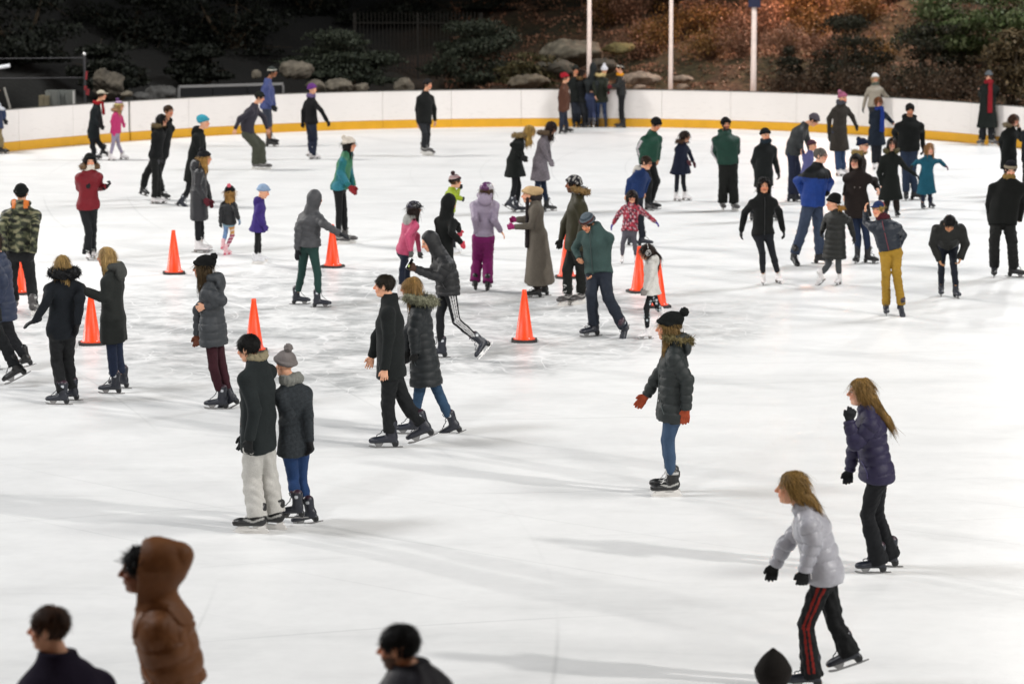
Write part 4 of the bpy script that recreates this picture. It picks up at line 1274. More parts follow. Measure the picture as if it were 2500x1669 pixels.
    if sp:
        ph = (arc + .003 * w1) / sp
        V = V + N * (amp * np.where(tg >= 6, .3, 1.0) * (np.abs(np.sin(math.pi * ph)) ** .4 - .7) + w1 * .002 + (wavy(V, seed + 2, .045) * .0005))[:, None]
    else:
        V = V + N * (amp * (.9 * wavy(V * np.array((1.0, 1.0, .6)), seed + 1, .19) + .25 * w1))[:, None]
    pat = K('pat'); c = None
    if pat or K('hdc') or K('yoke'):
        c = rgba(V, srgb(jc))
        if pat == 'camo':
            a = wavy(V * np.array((1, 1, 1.6)), seed + 5, .12); b = wavy(V * np.array((1, 1, 1.6)), seed + 6, .1)
            c[a > .15] = srgb('#34382c'); c[b > .45] = srgb('#14160f'); c[(a < -.5)] = srgb('#8d8a6c')
        elif pat == 'red':
            a = wavy(V, seed + 5, .06); b = wavy(V, seed + 6, .05)
            c[a > .3] = srgb('#5a1428'); c[b > .55] = srgb('#d6b9c0'); c[b < -.8] = srgb('#2c2440')
        elif pat == 'tweed':
            a = wavy(V, seed + 5, .03, 9); c = c * (1 + .22 * np.clip(a, -1, 1))[:, None]
        elif pat == 'dye':
            a = wavy(V, seed + 5, .35); c[a > .2] = srgb('#3f7d5a'); c[a < -.6] = srgb('#2f7f90')
        elif pat == 'stripe':
            for S, E, W, t, s0 in ((SL, EL, WL, 2, 1), (SR, ER, WR, 3, -1)):
                for a, b in ((S, E), (E, W)):
                    T = unit(b - a); rel = V - a; al = rel @ T; qv = rel - al[:, None] * T
                    o = unit(sT_ * s0 * .9 + fT * .25 - T * ((sT_ * s0 * .9 + fT * .25) @ T))
                    qn = qv / (np.linalg.norm(qv, axis=1)[:, None] + 1e-9)
                    c[(tg == t) & (qn @ o > .92) & (al > -.03) & (al < np.linalg.norm(b - a))] = srgb('#d5cdd2')
        if K('yoke'):
            c[((V - C1) @ Ut > -.02) | (tg == 6)] = srgb(K('yoke'))
        if K('sleeve'): c[(tg == 2) | (tg == 3)] = srgb(K('sleeve'))
        if K('hdc'): c[(tg == 8)] = srgb(K('hdc'))
        if K('hdc2'): c[(tg == 8) & (np.abs(np.abs((V - neck) @ sT_) - .085 * k) < .035) & (V[:, 2] > neck[2] - .02)] = srgb(K('hdc2'))
    jk = link('jacket' if tt < .8 else 'coat', mesh_np('jacket', V, Q, col=c), fabric(srgb(jc), ro, 70 if not sp else 25, .3 if not sp else .08, .25 if not sp else .1, attr=c is not None, spec=.25 if not sp else .4, name='jacket_cloth'), root)
    if px < .0135 and style in ('coat', 'puffer', 'shell') and tt > -.3:
        dc = [min(1, v * 2.2 + .02) for v in srgb(jc)]
        tors = V[tg == 1]
        def surf_pt(z, d):
            m_ = tors[np.abs(tors[:, 2] - z) < .014]
            return m_[np.argmax(m_ @ d)] + d * .002 if len(m_) else None
        hz = hip[2]
        for s0 in (-1, 1):
            ln_ = [surf_pt(hz + .13 * k - i * .045 * k, unit(fT * (.95 - i * .1) + sT_ * s0 * (.5 + i * .14))) for i in range(4)]
            if all(v is not None for v in ln_):
                MB().tube([tuple(v) for v in ln_], .0045, 5).build('pocket', plain('pocket_trim', dc, .5), jk)
        if not K('zip'):
            ln_ = [surf_pt(neck[2] - .1 * k - i * .07 * k, fT) for i in range(int(max(2, (neck[2] - .1 * k - max(hemP[2], hz - .25)) / (.07 * k))))]
            if len(ln_) > 2 and all(v is not None for v in ln_):
                MB().tube([tuple(v) for v in ln_], .005, 5).build('zip', plain('pocket_trim', dc, .5), jk)
    fur = K('fur')
    if fur:
        if K('hat') == 'hood':
            path = [hp_(.082 * math.sin(a), .062, -.012 + .115 * math.cos(a)) for a in np.linspace(-2.7, 2.7, 12)]
            fur_object('fur_trim', path, .018, srgb(fur), jk, px, seed)
        else:
            fb = K('furback', .125)
            path = []
            for a in np.linspace(-125, 125, 12):
                ar = math.radians(a)
                path.append(neck + (-fT * math.cos(ar) * fb + sT_ * math.sin(ar) * .125) * k + UP * (.045 - .035 * math.cos(ar) * K('furlow', 0)) * k)
            fur_object('fur_trim', path, K('furr', .042) * k, srgb(fur), jk, px, seed)
    if K('zip'):
        m = MB(); ps = []
        for t in np.linspace(0.06, .98, 10):
            x = neck + (hemP - neck) * t
            w = cd if t < .4 else (wd + .006)
            w = w if t > .12 else w * .75
            ps.append(x + fT * (w + .004))
        m.tube(ps, .006, 5); m.build('zip', plain('zip', srgb(K('zip')), .5), jk)
    if K('btn'):
        for t in (.35, .55, .75, .95):
            for sx in ((-.045, .045) if K('btn') == 2 else (.0,)):
                x = neck + (hemP - neck) * t + fT * (max(cd, wd) + .006) + sT_ * sx
                m = MB(); m.lathe([(.0, -.004), (.012, -.004), (.012, .004), (.0, .004)], 8)
                me = m.mesh('button')
                o = link('button', me, plain('button', srgb('#6b625c'), .4), jk, x)
                o.rotation_euler = Vector(fT).to_track_quat('Z', 'Y').to_euler()
    # ------------- scarf
    if K('scarf'):
        sc = srgb(K('scarf'))
        Sf = Field(np.minimum(neck, hc) - .75, np.maximum(neck, hc) + .3, max(hg * .8, .011))
        ring = [neck + UP * .022 * k + (fT * math.cos(a) * .075 + sT_ * math.sin(a) * .078) * k + UP * .015 * math.sin(a * 2 + 1) for a in np.linspace(0, 2 * math.pi, 13)]
        r0 = K('scr', .036) * k
        for a, b in zip(ring[:-1], ring[1:]): Sf.seg(a, b, r0, r0, k=.01)
        for a, b in zip(ring[:-1], ring[1:]): Sf.seg(a + UP * .026 * k, b + UP * .026 * k, r0 * .85, r0 * .85, k=.008)
        if K('tails'):
            a = neck + fT * .13 * k + sT_ * .04 + UP * .02
            Sf.seg(a, a - UP * K('tails') + fT * K('tailf', .02), (.05 * k, .028 * k), (.062 * k, .04 * k), S=sT_, k=.02)
        V, Q = Sf.surface(); N = vnormals(V, Q)
        V = V + N * (wavy(V, seed + 3, .035) * .006)[:, None]
        link('scarf', mesh_np('scarf', V, Q), fabric(sc, .95, 110, .5, .35, name='scarf_knit'), root)
    # ------------- hair
    hk = K('hk', 'short'); hat = K('hat')
    if hk != 'none':
        hl_ = K('hl', .2)
        Hf = Field(hc - .24 * q - np.array((.15, .15, hl_ + .1)), hc + .26 * q + np.array((.15, .15, .05)), max(hf * 1.1, .008))
        fl = K('puff', 1.0)
        Hf.ell(hp_(0, -.016, .04), [v * q * fl for v in (.084, .102, .09)], MH, k=.01)
        if hk == 'short':
            Hf.cut(hp_(0, -.05, -.055), -uh * .85 + fh * .35)
        blow = np.array(K('blow', (0, 0, 0)), float)
        if hk in ('long', 'bob'):
            drop = -UP * .9 + uh * -.1
            ln = hl_
            b0 = hp_(0, -.055, .0); b1 = b0 + unit(drop + blow) * ln
            Hf.seg(b0, b1, (.088 * q * fl, .058 * q), (.085 * q, .03 * q), S=sh, k=.02)
            for sx in (-1, 1):
                a = hp_(sx * .074 * fl, .0, .01); Hf.seg(a, a + unit(drop + blow + fh * .1) * ln * .8, (.02 * q, .035 * q), (.016 * q, .03 * q), S=sh, k=.02)
        if hk == 'pony':
            a = hp_(0, -.11, .02); b = a + unit(-fh * .5 - UP * .6 + blow) * hl_ * .5
            Hf.seg(a, b, .026 * q, .034 * q, k=.015); Hf.seg(b, b + unit(-UP + blow * .5) * hl_ * .5, .034 * q, .014 * q, k=.01)
            Hf.cut(hp_(0, -.05, -.075), -uh * .85 + fh * .35, hc - .2, hc + .2) if hl_ < .05 else None
        if hk == 'bun':
            Hf.ell(hp_(0, -.12, .03), [.04 * q] * 3, MH, k=.01)
        # open the face
        Hf.ell(hp_(0, .128 - K('open', 0), -.045), [v * q * (.5 + .5 * fl) for v in ((.125, .098, .116) if hk != 'short' else (.115, .105, .108))], MH, k=.008, sub=True)
        if hk == 'short':
            for sx in (-1, 1): Hf.ell(hp_(sx * .085, .05, -.05), [v * q for v in (.04, .07, .06)], MH, k=.005, sub=True)
        if hat and hat not in ('hood', 'muffs', 'headband', 'cap2'):
            Hf.cut(hp_(0, 0, .055), uh)
        res = Hf.surface()
        if res is not None:
            V, Q = res; N = vnormals(V, Q)
            lc = ((V - hc) @ MH.T)
            az = np.arctan2(lc[:, 0], -lc[:, 1])
            curly = K('curly', 0)
            if curly: V = V + N * (wavy(V, seed + 4, .03, 9) * .016 * curly)[:, None]
            else: V = V + N * ((wavy(V, seed + 9, .11) * (.008 if hk in ('long', 'bob') else .002) + np.sin(az * 17 + wavy(V, seed, .1) * 2) * .0035 + wavy(V, seed + 4, .03) * .003))[:, None]
            hm = hairmat(srgb(K('hair', '#2a1c14')))
            rs = np.random.RandomState(seed)
            nn = int(min(2600, 26 / px)) if not K('thin') else 500
            pick = rs.randint(0, len(V), nn); b0 = V[pick]; nb = N[pick]
            keep = (nb @ uh > -.75)
            b0 = b0[keep]; nb = nb[keep]; nn = len(b0)
            if hk == 'short' and not curly:
                fl_d = (b0 - hp_(0, -.04, .13)); ln = .034
            else:
                fl_d = np.tile(-UP + blow * 1.1, (nn, 1)) + (b0 - hp_(0, -.02, .13)) * np.where(b0[:, 2:3] > hc[2] + .02, 6, 0); ln = .085 if not curly else .028
            fl_d = fl_d / (np.linalg.norm(fl_d, axis=1)[:, None] + 1e-9)
            if curly: fl_d = fl_d * .4 + rs.normal(size=(nn, 3)) * .6
            else: fl_d = fl_d + rs.normal(size=(nn, 3)) * .06
            fl_d = fl_d - nb * np.sum(fl_d * nb, 1)[:, None] * (.95 if not curly else .3)
            fl_d /= np.linalg.norm(fl_d, axis=1)[:, None] + 1e-9
            sd = np.cross(fl_d, nb); sd /= np.linalg.norm(sd, axis=1)[:, None] + 1e-9
            ll = (ln * (.5 + rs.rand(nn)))[:, None]; ww = max(.0016, px * .17)
            rows = []
            lift_ = (.002 + .004 * rs.rand(nn) + (rs.rand(nn) < .06) * .011 * rs.rand(nn))[:, None]; ll = ll * (1 + (lift_ > .007) * .6)
            sag = np.array((0, 0, -1.0))
            for t, wf, of in ((0, .6, .1), (.4, 1, 1), (.75, .8, .9), (1, .1, .5)):
                pnt = b0 + fl_d * ll * t + nb * lift_ * of + sag * (t * t * ll * .25 if hk != 'short' else 0)
                rows += [pnt - sd * ww * wf, pnt + sd * ww * wf]
            T = np.stack(rows, 1).reshape(-1, 3)
            base = len(V) + np.arange(nn)[:, None] * 8
            Fq = np.concatenate([Q] + [base + np.array([[0 + i, 1 + i, 3 + i, 2 + i]]) for i in (0, 2, 4)])
            me = mesh_np('hair', np.concatenate([V, T]), Fq)
            link('hair', me, hm, root)
    # ------------- hats
    hcl = srgb(K('hc', '#121314'))
    if hat in ('beanie', 'bpom', 'headband', 'cap', 'helmet'):
        Ht = Field(hc - .26 * q, hc + .3 * q, max(hf * 1.1, .008))
        tl = K('tall', 0.0)
        if hat in ('beanie', 'bpom'):
            Ht.ell(hp_(0, -.016, .05), [v * q for v in (.094, .113, .1)], MH, k=.01)
            if tl or K('slouch'): Ht.ell(hp_(0, -.05 - K('slouch', 0), .09 + tl), [v * q for v in (.075, .09, .065)], MH, k=.06)
            Ht.cut(hp_(0, 0, .022), -uh + fh * .3)
            Bn = hp_(0, -.016, .04)
            for a in np.linspace(0, 2 * math.pi, 25)[:-1]:
                a1 = a + 2 * math.pi / 24
                Pq = lambda t: hp_(.09 * math.sin(t), -.016 + .109 * math.cos(t), .045 + .027 * math.cos(t))
                Ht.seg(Pq(a), Pq(a1), .018 * q, .018 * q, k=.004, tg=1)
        elif hat == 'headband':
            for a in np.linspace(0, 2 * math.pi, 25)[:-1]:
                Pq = lambda t: hp_(.08 * math.sin(t), -.014 + .1 * math.cos(t), .045 + .02 * math.cos(t))
                Ht.seg(Pq(a), Pq(a + 2 * math.pi / 24), .014 * q, .014 * q, k=.004, tg=1); Ht.seg(Pq(a) + uh * .02, Pq(a + 2 * math.pi / 24) + uh * .02, .013 * q, .013 * q, k=.004, tg=1)
        elif hat == 'cap':
            Ht.ell(hp_(0, -.016, .05), [v * q for v in (.088, .106, .085)], MH, k=.01)
            Ht.cut(hp_(0, 0, .035), -uh + fh * .08)
            Ht.ell(hp_(0, .12, .05), [v * q for v in (.07, .075, .009)], MH, k=.01, tg=1)
        else:
            Ht.ell(hp_(0, -.012, .056), [v * q for v in (.108, .135, .098)], MH, k=.01)
            Ht.cut(hp_(0, 0, .03), -uh + fh * .12)
            for sx in (-.06, 0, .06):
                for yy in (-.06, .04):
                    Ht.ell(hp_(sx, yy, .15 - abs(sx) * .5), [v * q for v in (.016, .042, .045)], MH, k=.004, sub=True)
            for sx in (-1, 1):
                for yy in (-.07, .0, .065):
                    Ht.ell(hp_(sx * .112, yy, .075), [v * q for v in (.022, .028, .012)], MH, k=.004, sub=True)
            Ht.ell(hp_(0, .125, .05), [v * q for v in (.075, .05, .01)], MH, k=.008, tg=1)
        V, Q = Ht.surface(); N = vnormals(V, Q); arc, tg = Ht.vattr()
        lc = ((V - hc) @ MH.T) / q
        c = rgba(V, hcl)
        if hat in ('beanie', 'bpom'):
            az = np.arctan2(lc[:, 0], lc[:, 1])
            V = V + N * (np.abs(np.sin(az * 22)) * .004 * (px < .02) + wavy(V, seed + 7, .06) * .002)[:, None]
            if K('hband'): c[tg == 1] = srgb(K('hband'))
            if K('hpat'): c[wavy(V, seed, .05) > .25] = srgb(K('hpat'))
            for z0, z1, cc in K('hst', ()):
                c[(lc[:, 2] > z0) & (lc[:, 2] <= z1)] = srgb(cc)
        if hat == 'cap' and K('hband'): c[(lc[:, 1] < -.01)] = srgb(K('hband'))
        if hat == 'helmet' and K('hband'): c[(lc[:, 2] > .12) | (lc[:, 1] < -.09)] = srgb(K('hband'))
        if hat == 'headband': c[wavy(V, seed, .05) > .2] = srgb('#b9b9b2')
        hard = hat == 'helmet'
        ht = link({'helmet': 'helmet', 'cap': 'cap', 'headband': 'headband'}.get(hat, 'hat'), mesh_np('hat', V, Q, col=c), fabric((1, 1, 1), .3 if hard else .95, 10 if hard else 120, .05 if hard else .5, .1 if hard else .3, attr=True, spec=.5 if hard else .2, name='hat_knit'), root)
        if hat == 'bpom':
            pp = K('pom', (0, -.05, .17))
            pc_ = hp_(*pp); Pf = Field(pc_ - .1 * q, pc_ + .1 * q, max(hf, .008)); Pf.ell(pc_, [K('pomr', .043) * q] * 3, MH)
            V, Q = Pf.surface(); N = vnormals(V, Q); V = V + N * (wavy(V, seed + 8, .018, 9) * .006)[:, None]
            link('pom', mesh_np('pom', V, Q), fabric(srgb(K('pomc', K('hc', '#121314'))), .98, 150, .6, .3, name='pom_yarn'), ht)
    if hat == 'muffs':
        m = MB()
        m.tube([hp_(.09 * math.sin(a), -.005, .02 + .105 * math.cos(a)) for a in np.linspace(-1.5, 1.5, 11)], .009 * q, 6)
        mf = m.build('earmuffs', plain('muff_band', srgb('#d9d9d6'), .6), root, True)
        for sx in (-1, 1):
            Mf = Field(hp_(sx * .09, -.005, 0) - .09, hp_(sx * .09, -.005, 0) + .09, .008); Mf.ell(hp_(sx * .092, -.005, .0), [v * q for v in (.028, .05, .052)], MH)
            V, Q = Mf.surface(); lc = ((V - hc) @ MH.T) / q; c = rgba(V, srgb('#e6e4e0')); c[(np.abs(lc[:, 0]) > .108) & (wavy(V, 3, .03) > 0)] = srgb('#55575a')
            link('ear_pad', mesh_np('ear_pad', V, Q, col=c), fabric((1, 1, 1), .95, 120, .5, .1, attr=True, name='muff_plush'), mf)
    if K('specs'):
        m = MB()
        for sx in (-1, 1):
            m.tube([hp_(sx * (.033 + .024 * math.cos(a)), .1, .006 + .018 * math.sin(a)) for a in np.linspace(0, 6.2832, 11)], .0035 * q, 5)
            m.tube([hp_(sx * .057, .098, .008), hp_(sx * .08, .0, .01)], .003 * q, 5)
            if K('specs') == 2: m.add([hp_(sx * (.033 + .024 * math.cos(a)), .1, .006 + .018 * math.sin(a)) for a in np.linspace(0, 6.2832, 11)[:-1]], [tuple(range(10))])
        m.tube([hp_(-.01, .102, .008), hp_(.01, .102, .008)], .003 * q, 5)
        m.build('glasses', plain('glasses', srgb('#121212'), .25), root)
    return dict(root=root, WL=WL + O, WR=WR + O, dirL=dirL, dirR=dirR, k=k, O=O, fT=fT, sT=sT_, st=st, hipz=hip[2] / st, hc=hc + O, neck=neck + O)
# ---------------------------------------------------------------- everyone on the ice
BLK = '#15181a'
def people():
    P = person
    # ---- far left
    P('skater in navy and white with khaki trousers, half cut by the far left edge', 'A1', 85, (5, 1352), (-48, 800), (-42, 890), (-25, 1130),
      ((-30, 990), (5, 1040)), ((28, 980), (42, 1060)), ((-15, 1240), (-35, 1345)), ((8, 1240), (10, 1352)), 1150, jk='#2b3a5e', pat=None, yoke='#cfd2da', style='shell', pants='#8f7f5c', sk='k', gl='#14161a', sex='m', hair='#20150e', st=1.75)
    P('tall man in a pale cap, black coat and red scarf beside the girl in pink', 'A1', 85, (850, 1428), (905, 850), (865, 925), (830, 1170),
      ((890, 1040), (905, 1110)), ((820, 1050), (880, 1110)), ((880, 1270), (915, 1388), 'u', {'pt': 10}), ((825, 1300), (840, 1425)), 1228, jk='#1a2124', scarf='#a01822', tails=.25, hat='cap', hc='#c9c1ae', hair='#3a2a1c', sex='m', sk='k', gl='#111111')
    P('girl in a hot pink jacket and striped pompom hat near the board', 'A1', 75, (1040, 1430), (1063, 945), (1042, 990), (1030, 1180),
      ((1078, 1050), (1095, 1095)), ((1000, 1085), (1010, 1165)), ((1055, 1290), (1092, 1422)), ((1005, 1290), (985, 1412)), 1185, jk='#c92c70', style='puffer', pants='#a39bb0', cutp='skinny', hat='bpom', hc='#8a5d8a', hst=((.03, .07, '#d8cf84'), (.1, .13, '#c9b6d0')), pomc='#6b4a78', hair='#b89a63', hk='long', hl=.12, sk='w', gl='#d0307a', mit=True, fur='#b88f6a')
    P('man with short brown hair raising his hand to his mouth, behind the dark haired woman', 'E1', 50, (440, 1390), (515, 180), (470, 320), (400, 760),
      ((520, 400), (535, 310)), ((380, 500), (400, 800)), ((370, 1050), (420, 1350)), ((200, 1060), (150, 1320), 'u'), 790, jk='#131516', sex='m', hair='#4a3420', sk='k', skin='b', pants='#131515', st=1.78, glR='#3a3a3d', gl='#111315')
    P('black haired woman with tan fur hood in front of the man touching his face', 'E1', 70, (350, 1448), (425, 300), (385, 400), (340, 780),
      ((440, 520), (470, 420)), ((310, 600), (345, 820)), ((370, 1040), (375, 1440)), ((330, 1050), (320, 1445)), 810, jk='#141617', fur='#6b5a3c', hd='#141617', hair='#120f0e', hk='bob', hl=.12, sk='w', pants='#151716', glR='#4a4a4d', gl='#151515', st=1.6)
    P('skater in a turquoise knit hat and long black hooded coat gliding on one leg', 'E1', 75, (880, 1472), (1000, 335), (940, 440), (880, 760),
      ((985, 620), (1000, 820)), ((900, 620), (960, 800)), ((870, 1150), (890, 1470)), ((780, 1260), (655, 1480), 'u'), 1140, jk='#151817', hd='#151817', hat='beanie', hc='#3f9fb4', slouch=.02, hair='#c0a27c', hk='none', sk='n', sk2='n', pants='#16181b', cutp='skinny', gl='#111111', fl=.26)
    P('woman in a black knit hat, long charcoal puffer coat and maroon mittens', 'B2', 95, (300, 1190), (368, 125), (310, 190), (300, 500),
      ((390, 440), (425, 580)), ((285, 430), (362, 570)), ((325, 900), (330, 1165), 'g', {'y': 90}), ((290, 900), (300, 1185), 'g', {'y': 80}), 803, jk='#2b2c30', style='light', hd='#2b2c30', hat='bpom', hc='#1c1c1f', pom=(0, -.05, .16), hair='#c09452', hk='long', hl=.2, gl='#5a1a26', mit=True, sk='w', pants='#15171b', cutp='skinny')
    P('child in a black puffer, pink pompom hat and mismatched bright leggings', 'B2', 150, (615, 1213), (655, 510), (640, 590), (640, 830),
      ((555, 715), (545, 840)), ((715, 700), (752, 810)), ((605, 950), (570, 1150), 'u', {'pt': 15}), ((680, 985), (610, 1210)), 850, jk='#1f2124', style='puffer', hat='bpom', hc='#151517', pomc='#e06878', pom=(-.03, -.08, .15), hair='#b98c4c', hk='long', hl=.2, ppat='kid', pants='#88aabb', cutp='skinny', sk='p', glL='#33383a', glR='#7f92a8', hy=150)
    P('child in a purple hooded coat and pale blue hat on white skates', 'B2', 95, (950, 1316), (1030, 500), (995, 595), (970, 860),
      ((1010, 740), (1045, 870)), ((960, 750), (1030, 880)), ((975, 1030), (985, 1290)), ((960, 1030), (945, 1314)), 925, jk='#40307a', hd='#40307a', hat='beanie', hc='#93aac6', hair='#3a2a1c', hk='none', pants='#131518', cutp='skinny', sk='wh', gl='#40307a', fl=.26, pt=18)
    P('woman in a dark red parka and black beret with her gloved thumb up, white scarf', 'B1', 20, (1010, 1266), (1012, 160), (1010, 245), (990, 640),
      ((1100, 450), (1200, 440)), ((890, 460), (960, 440)), ((1045, 950), (1035, 1245)), ((1000, 950), (985, 1262)), 690, jk='#7d1522', style='shell', scarf='#e4ddd0', fur='#8a6a48', hat='beanie', hc='#121513', hair='#1f1713', hk='long', curly=1.2, hl=.14, puff=1.15, pants='#171a1d', cutp='flare', sk='w', gl='#141417', curl=70, dL=(1245, 405))
    P('man seen from behind in a camouflage jacket with orange hood patches and a black beanie', 'B1', 180, ('E3', 250, 785), (240, 520), (240, 655), (225, 1170),
      ((25, 880), (45, 1160)), ((395, 880), (375, 1180)), (('D1', 100, 440), ('D1', 125, 700)), (('D1', 265, 440), ('D1', 285, 730)), 1165, jk='#5c6048', pat='camo', style='shell', hd='#5c6048', hdc2='#e07a2c', hat='beanie', hc='#141716', hair='#1c1712', sex='m', sk='g', pants='#1a1c1e', gl='#18191a', fat=1.05)
    # ---- left middle
    P('skater leaning out of the left edge in a dark jacket, trailing leg stretched back', 'E3', -95, (-160, 1500), (-330, 60), (-270, 200), (-120, 760),
      ((-180, 500), (-200, 720)), ((-250, 480), (-300, 700)), ((30, 1050), (215, 1405), 'u', {'pt': 28}), ((-160, 1130), (-180, 1500)), 850, jk='#16191b', sex='m', sk='k', pants='#14171a', st=1.8, cutp='reg', gl='#111111')
    P('skater cut by the left edge in a long navy quilted coat', 'E3', -100, (-60, 1330), (-75, 30), (-10, 180), (40, 700),
      ((40, 450), (-20, 650)), ((-60, 450), (-100, 650)), ((120, 1010), (275, 1300), 'u', {'pt': 15}), ((-40, 1060), (-60, 1330)), 830, jk='#2a3650', style='puffer', hk='bob', hair='#3a2a1c', sk='k', pants='#1b1d21', st=1.7, gl='#111111')
    P('blonde woman seen from behind in a black fur collared jacket pointing one hand out', 'D1', -150, (540, 1492), (535, 310), (545, 400), (530, 840),
      ((400, 610), (300, 775)), ((680, 590), (660, 800)), ((480, 1110), (530, 1490), 'g', {'y': -95}), ((580, 1110), (615, 1455), 'g', {'y': -95}), 885, jk='#161b21', fur='#0f1012', furr=.06, hair='#b09058', hk='long', hl=.2, hy=178, sk='n', pants='#17191b', gl='#17181b', dL=(200, 820), curl=12)
    P('blonde woman in a belted long dark coat taking her friend by the arm', 'D1', -105, (950, 1400), (905, 240), (955, 335), (960, 760),
      ((900, 590), (740, 535)), ((860, 580), (735, 520)), ((955, 1090), (975, 1398)), ((1010, 1090), (1045, 1350)), 940, jk='#2a2d2b', hd='#4a4c49', hdc='#4a4c49', hair='#bd9c64', hk='long', hl=.3, blow=(.12, 0, 0), sk='n', pants='#1f2a42', cutp='skinny', gl='#1b1c1c', scarf='#8a8468')
    P('woman in a black pompom hat, grey quilted coat and maroon tights', 'D2', -100, (500, 1527), (345, 275), (420, 375), (435, 800),
      ((510, 560), (370, 610)), ((310, 640), (300, 860)), ((440, 1150), (510, 1525)), ((520, 1150), (630, 1500), 'u', {'pt': 28}), 952, jk='#383c40', style='puffer', hd='#323639', hat='bpom', hc='#121313', pom=(0, -.14, .145), slouch=.025, hair='#4a3a22', hk='long', hl=.22, sk='n', pants='#3a141e', cutp='skinny', glR='#6b3a26', zip='#26282a', waist=-.01)
    P('young man with black hair, dark coat, woven scarf and white trousers on hockey skates', 'D3', -115, (240, 1512), (200, 155), (265, 235), (275, 830),
      ((245, 600), (210, 815)), ((190, 560), (170, 780)), ((225, 1090), (265, 1512), 'g', {'y': -95}), ((345, 1080), (400, 1485), 'g', {'y': -105}), 882, jk='#23292a', style='coat', scarf='#8f866c', scr=.026, hair='#12110f', puff=1.08, sex='m', sk='h', pants='#d2d0ca', cutp='wide', gl='#141617', pt=12, skin='a')
    P('woman in a grey pompom hat and scarf leaning on the man in white trousers', 'D3', -140, (640, 1455), (468, 275), (515, 395), (545, 850),
      ((500, 640), (450, 690)), ((640, 640), (655, 830)), ((530, 1110), (555, 1400), 'u', {'pt': 2, 'y': -100}), ((590, 1115), (665, 1440), 'g', {'y': -100, 'pt': 12}), 905, jk='#34393d', pat='tweed', style='fleece', scarf='#7f807a', scr=.048, hat='bpom', hc='#77716f', pom=(-.0, -.065, .178), hair='#2a2018', hk='none', sk='n', pants='#22406e', cutp='skinny', gl='#1c1d1f', fl=.22, nw=-.05)
    P('clean cut man in a black overcoat with bare hands striding left beside the blonde woman', 'D4', -95, (290, 1478), (255, 192), (300, 280), (310, 870),
      ((290, 580), (262, 850)), ((200, 600), (160, 745)), ((285, 1130), (300, 1478)), ((440, 1150), (600, 1400), 'u', {'pt': 22}), 908, jk='#1b1f1f', style='coat', hair='#2a2318', sex='m', sk='n', pants='#16191b', cutp='reg', skin='a', fl=.235)
    P('blonde woman in a long black parka with a grey fur hood, jeans and black skates', 'D4', -95, (500, 1372), (468, 210), (520, 320), (580, 800),
      ((490, 560), (500, 720)), ((440, 560), (440, 700)), ((515, 1130), (480, 1368)), ((710, 1090), (830, 1370), 'u', {'pt': 22}), 972, jk='#1a2023', style='puffer', hd='#20262a', fur='#8a8a72', furr=.05, furback=.18, furlow=1, hair='#a27e4a', hk='bob', hl=.16, sk='n', pants='#34506c', cutp='skinny', gl='#1a1a1a', fl=.25)
    # ---- centre group
    cr = P('bent skater in a shiny black hooded puffer and striped track pants, leg kicked back', 'C8', -75, ('D4', 715, 765), (590, 790), (705, 930), (800, 1300),
      ((700, 1190), (450, 1100)), ((600, 1150), (440, 1090)), (('D4', 830, 470), ('D4', 1085, 690), 'u'), (('D4', 700, 420), ('D4', 705, 762)), 1380, jk='#1d1e20', style='puffer', hat='hood', hk='none', sex='m', st=1.68, sk='n', pants='#15171b', cutp='skinny', ppat='three', res=.7, gl='#4a3226', curl=60, pt=25, bow=.03)
    P('girl in a pink jacket and black bicycle helmet with a grey hood', 'C8', 120, (290, 1440), (425, 425), (400, 520), (310, 880),
      ((450, 720), (475, 890)), ((350, 720), (378, 880)), ((350, 1090), (330, 1405)), ((285, 1090), (270, 1436)), 895, jk='#cc5478', style='shell', hd='#a9a9a4', hdc='#a9a9a4', hat='helmet', hc='#1a1a1f', hband='#2a2836', hair='#2a1a14', hk='long', hl=.14, sk='w', pants='#1c2436', cutp='skinny', gl='#5a5a58', st=1.38)
    P('woman in a black hooded coat reaching out both red mittens', 'C8', 130, (740, 1462), (825, 350), (790, 465), (740, 870),
      ((905, 600), (925, 660)), ((845, 680), (940, 790)), ((790, 1160), (770, 1450)), ((710, 1160), (730, 1462)), 1060, jk='#121514', hat='hood', hk='none', mit=True, gl='#d84858', sk='n', pants='#141617', cutp='skinny', st=1.62, pt=15, fat=1.04)
    P('boy in a yellow green jacket and striped pompom hat pointing sideways', 'C8', 110, (850, 938), (885, 110), (845, 185), (810, 440),
      ((905, 250), (925, 195)), ((900, 280), (950, 300)), ((850, 640), (860, 930)), ((800, 640), (820, 938)), 450, jk='#9cb020', style='shell', hat='bpom', hc='#c8b0ae', hband='#1c1518', hst=((.085, .1, '#6b2f38'), (.12, .14, '#5a4a50')), pomc='#3c2a2c', hair='#5a3f22', sk='wh', pants='#20242b', gl='#20262e', st=1.3, curl=50)
    P('girl from behind in a lilac jacket, magenta trousers and grey and purple helmet', 'C7', 178, (400, 1520), (465, 245), (440, 320), (420, 820),
      ((310, 590), (330, 760)), ((555, 610), (640, 750)), ((340, 1110), (315, 1505)), ((475, 1110), (475, 1520)), 820, jk='#a598ad', style='light', hd='#a598ad', hat='helmet', hc='#b5b2b8', hband='#5a2a5c', hair='#5a4434', hk='long', hl=.12, hy=150, sk='k', pants='#7e1c62', cutp='wide', glL='#4a3a48', dR=(715, 850), curl=18)
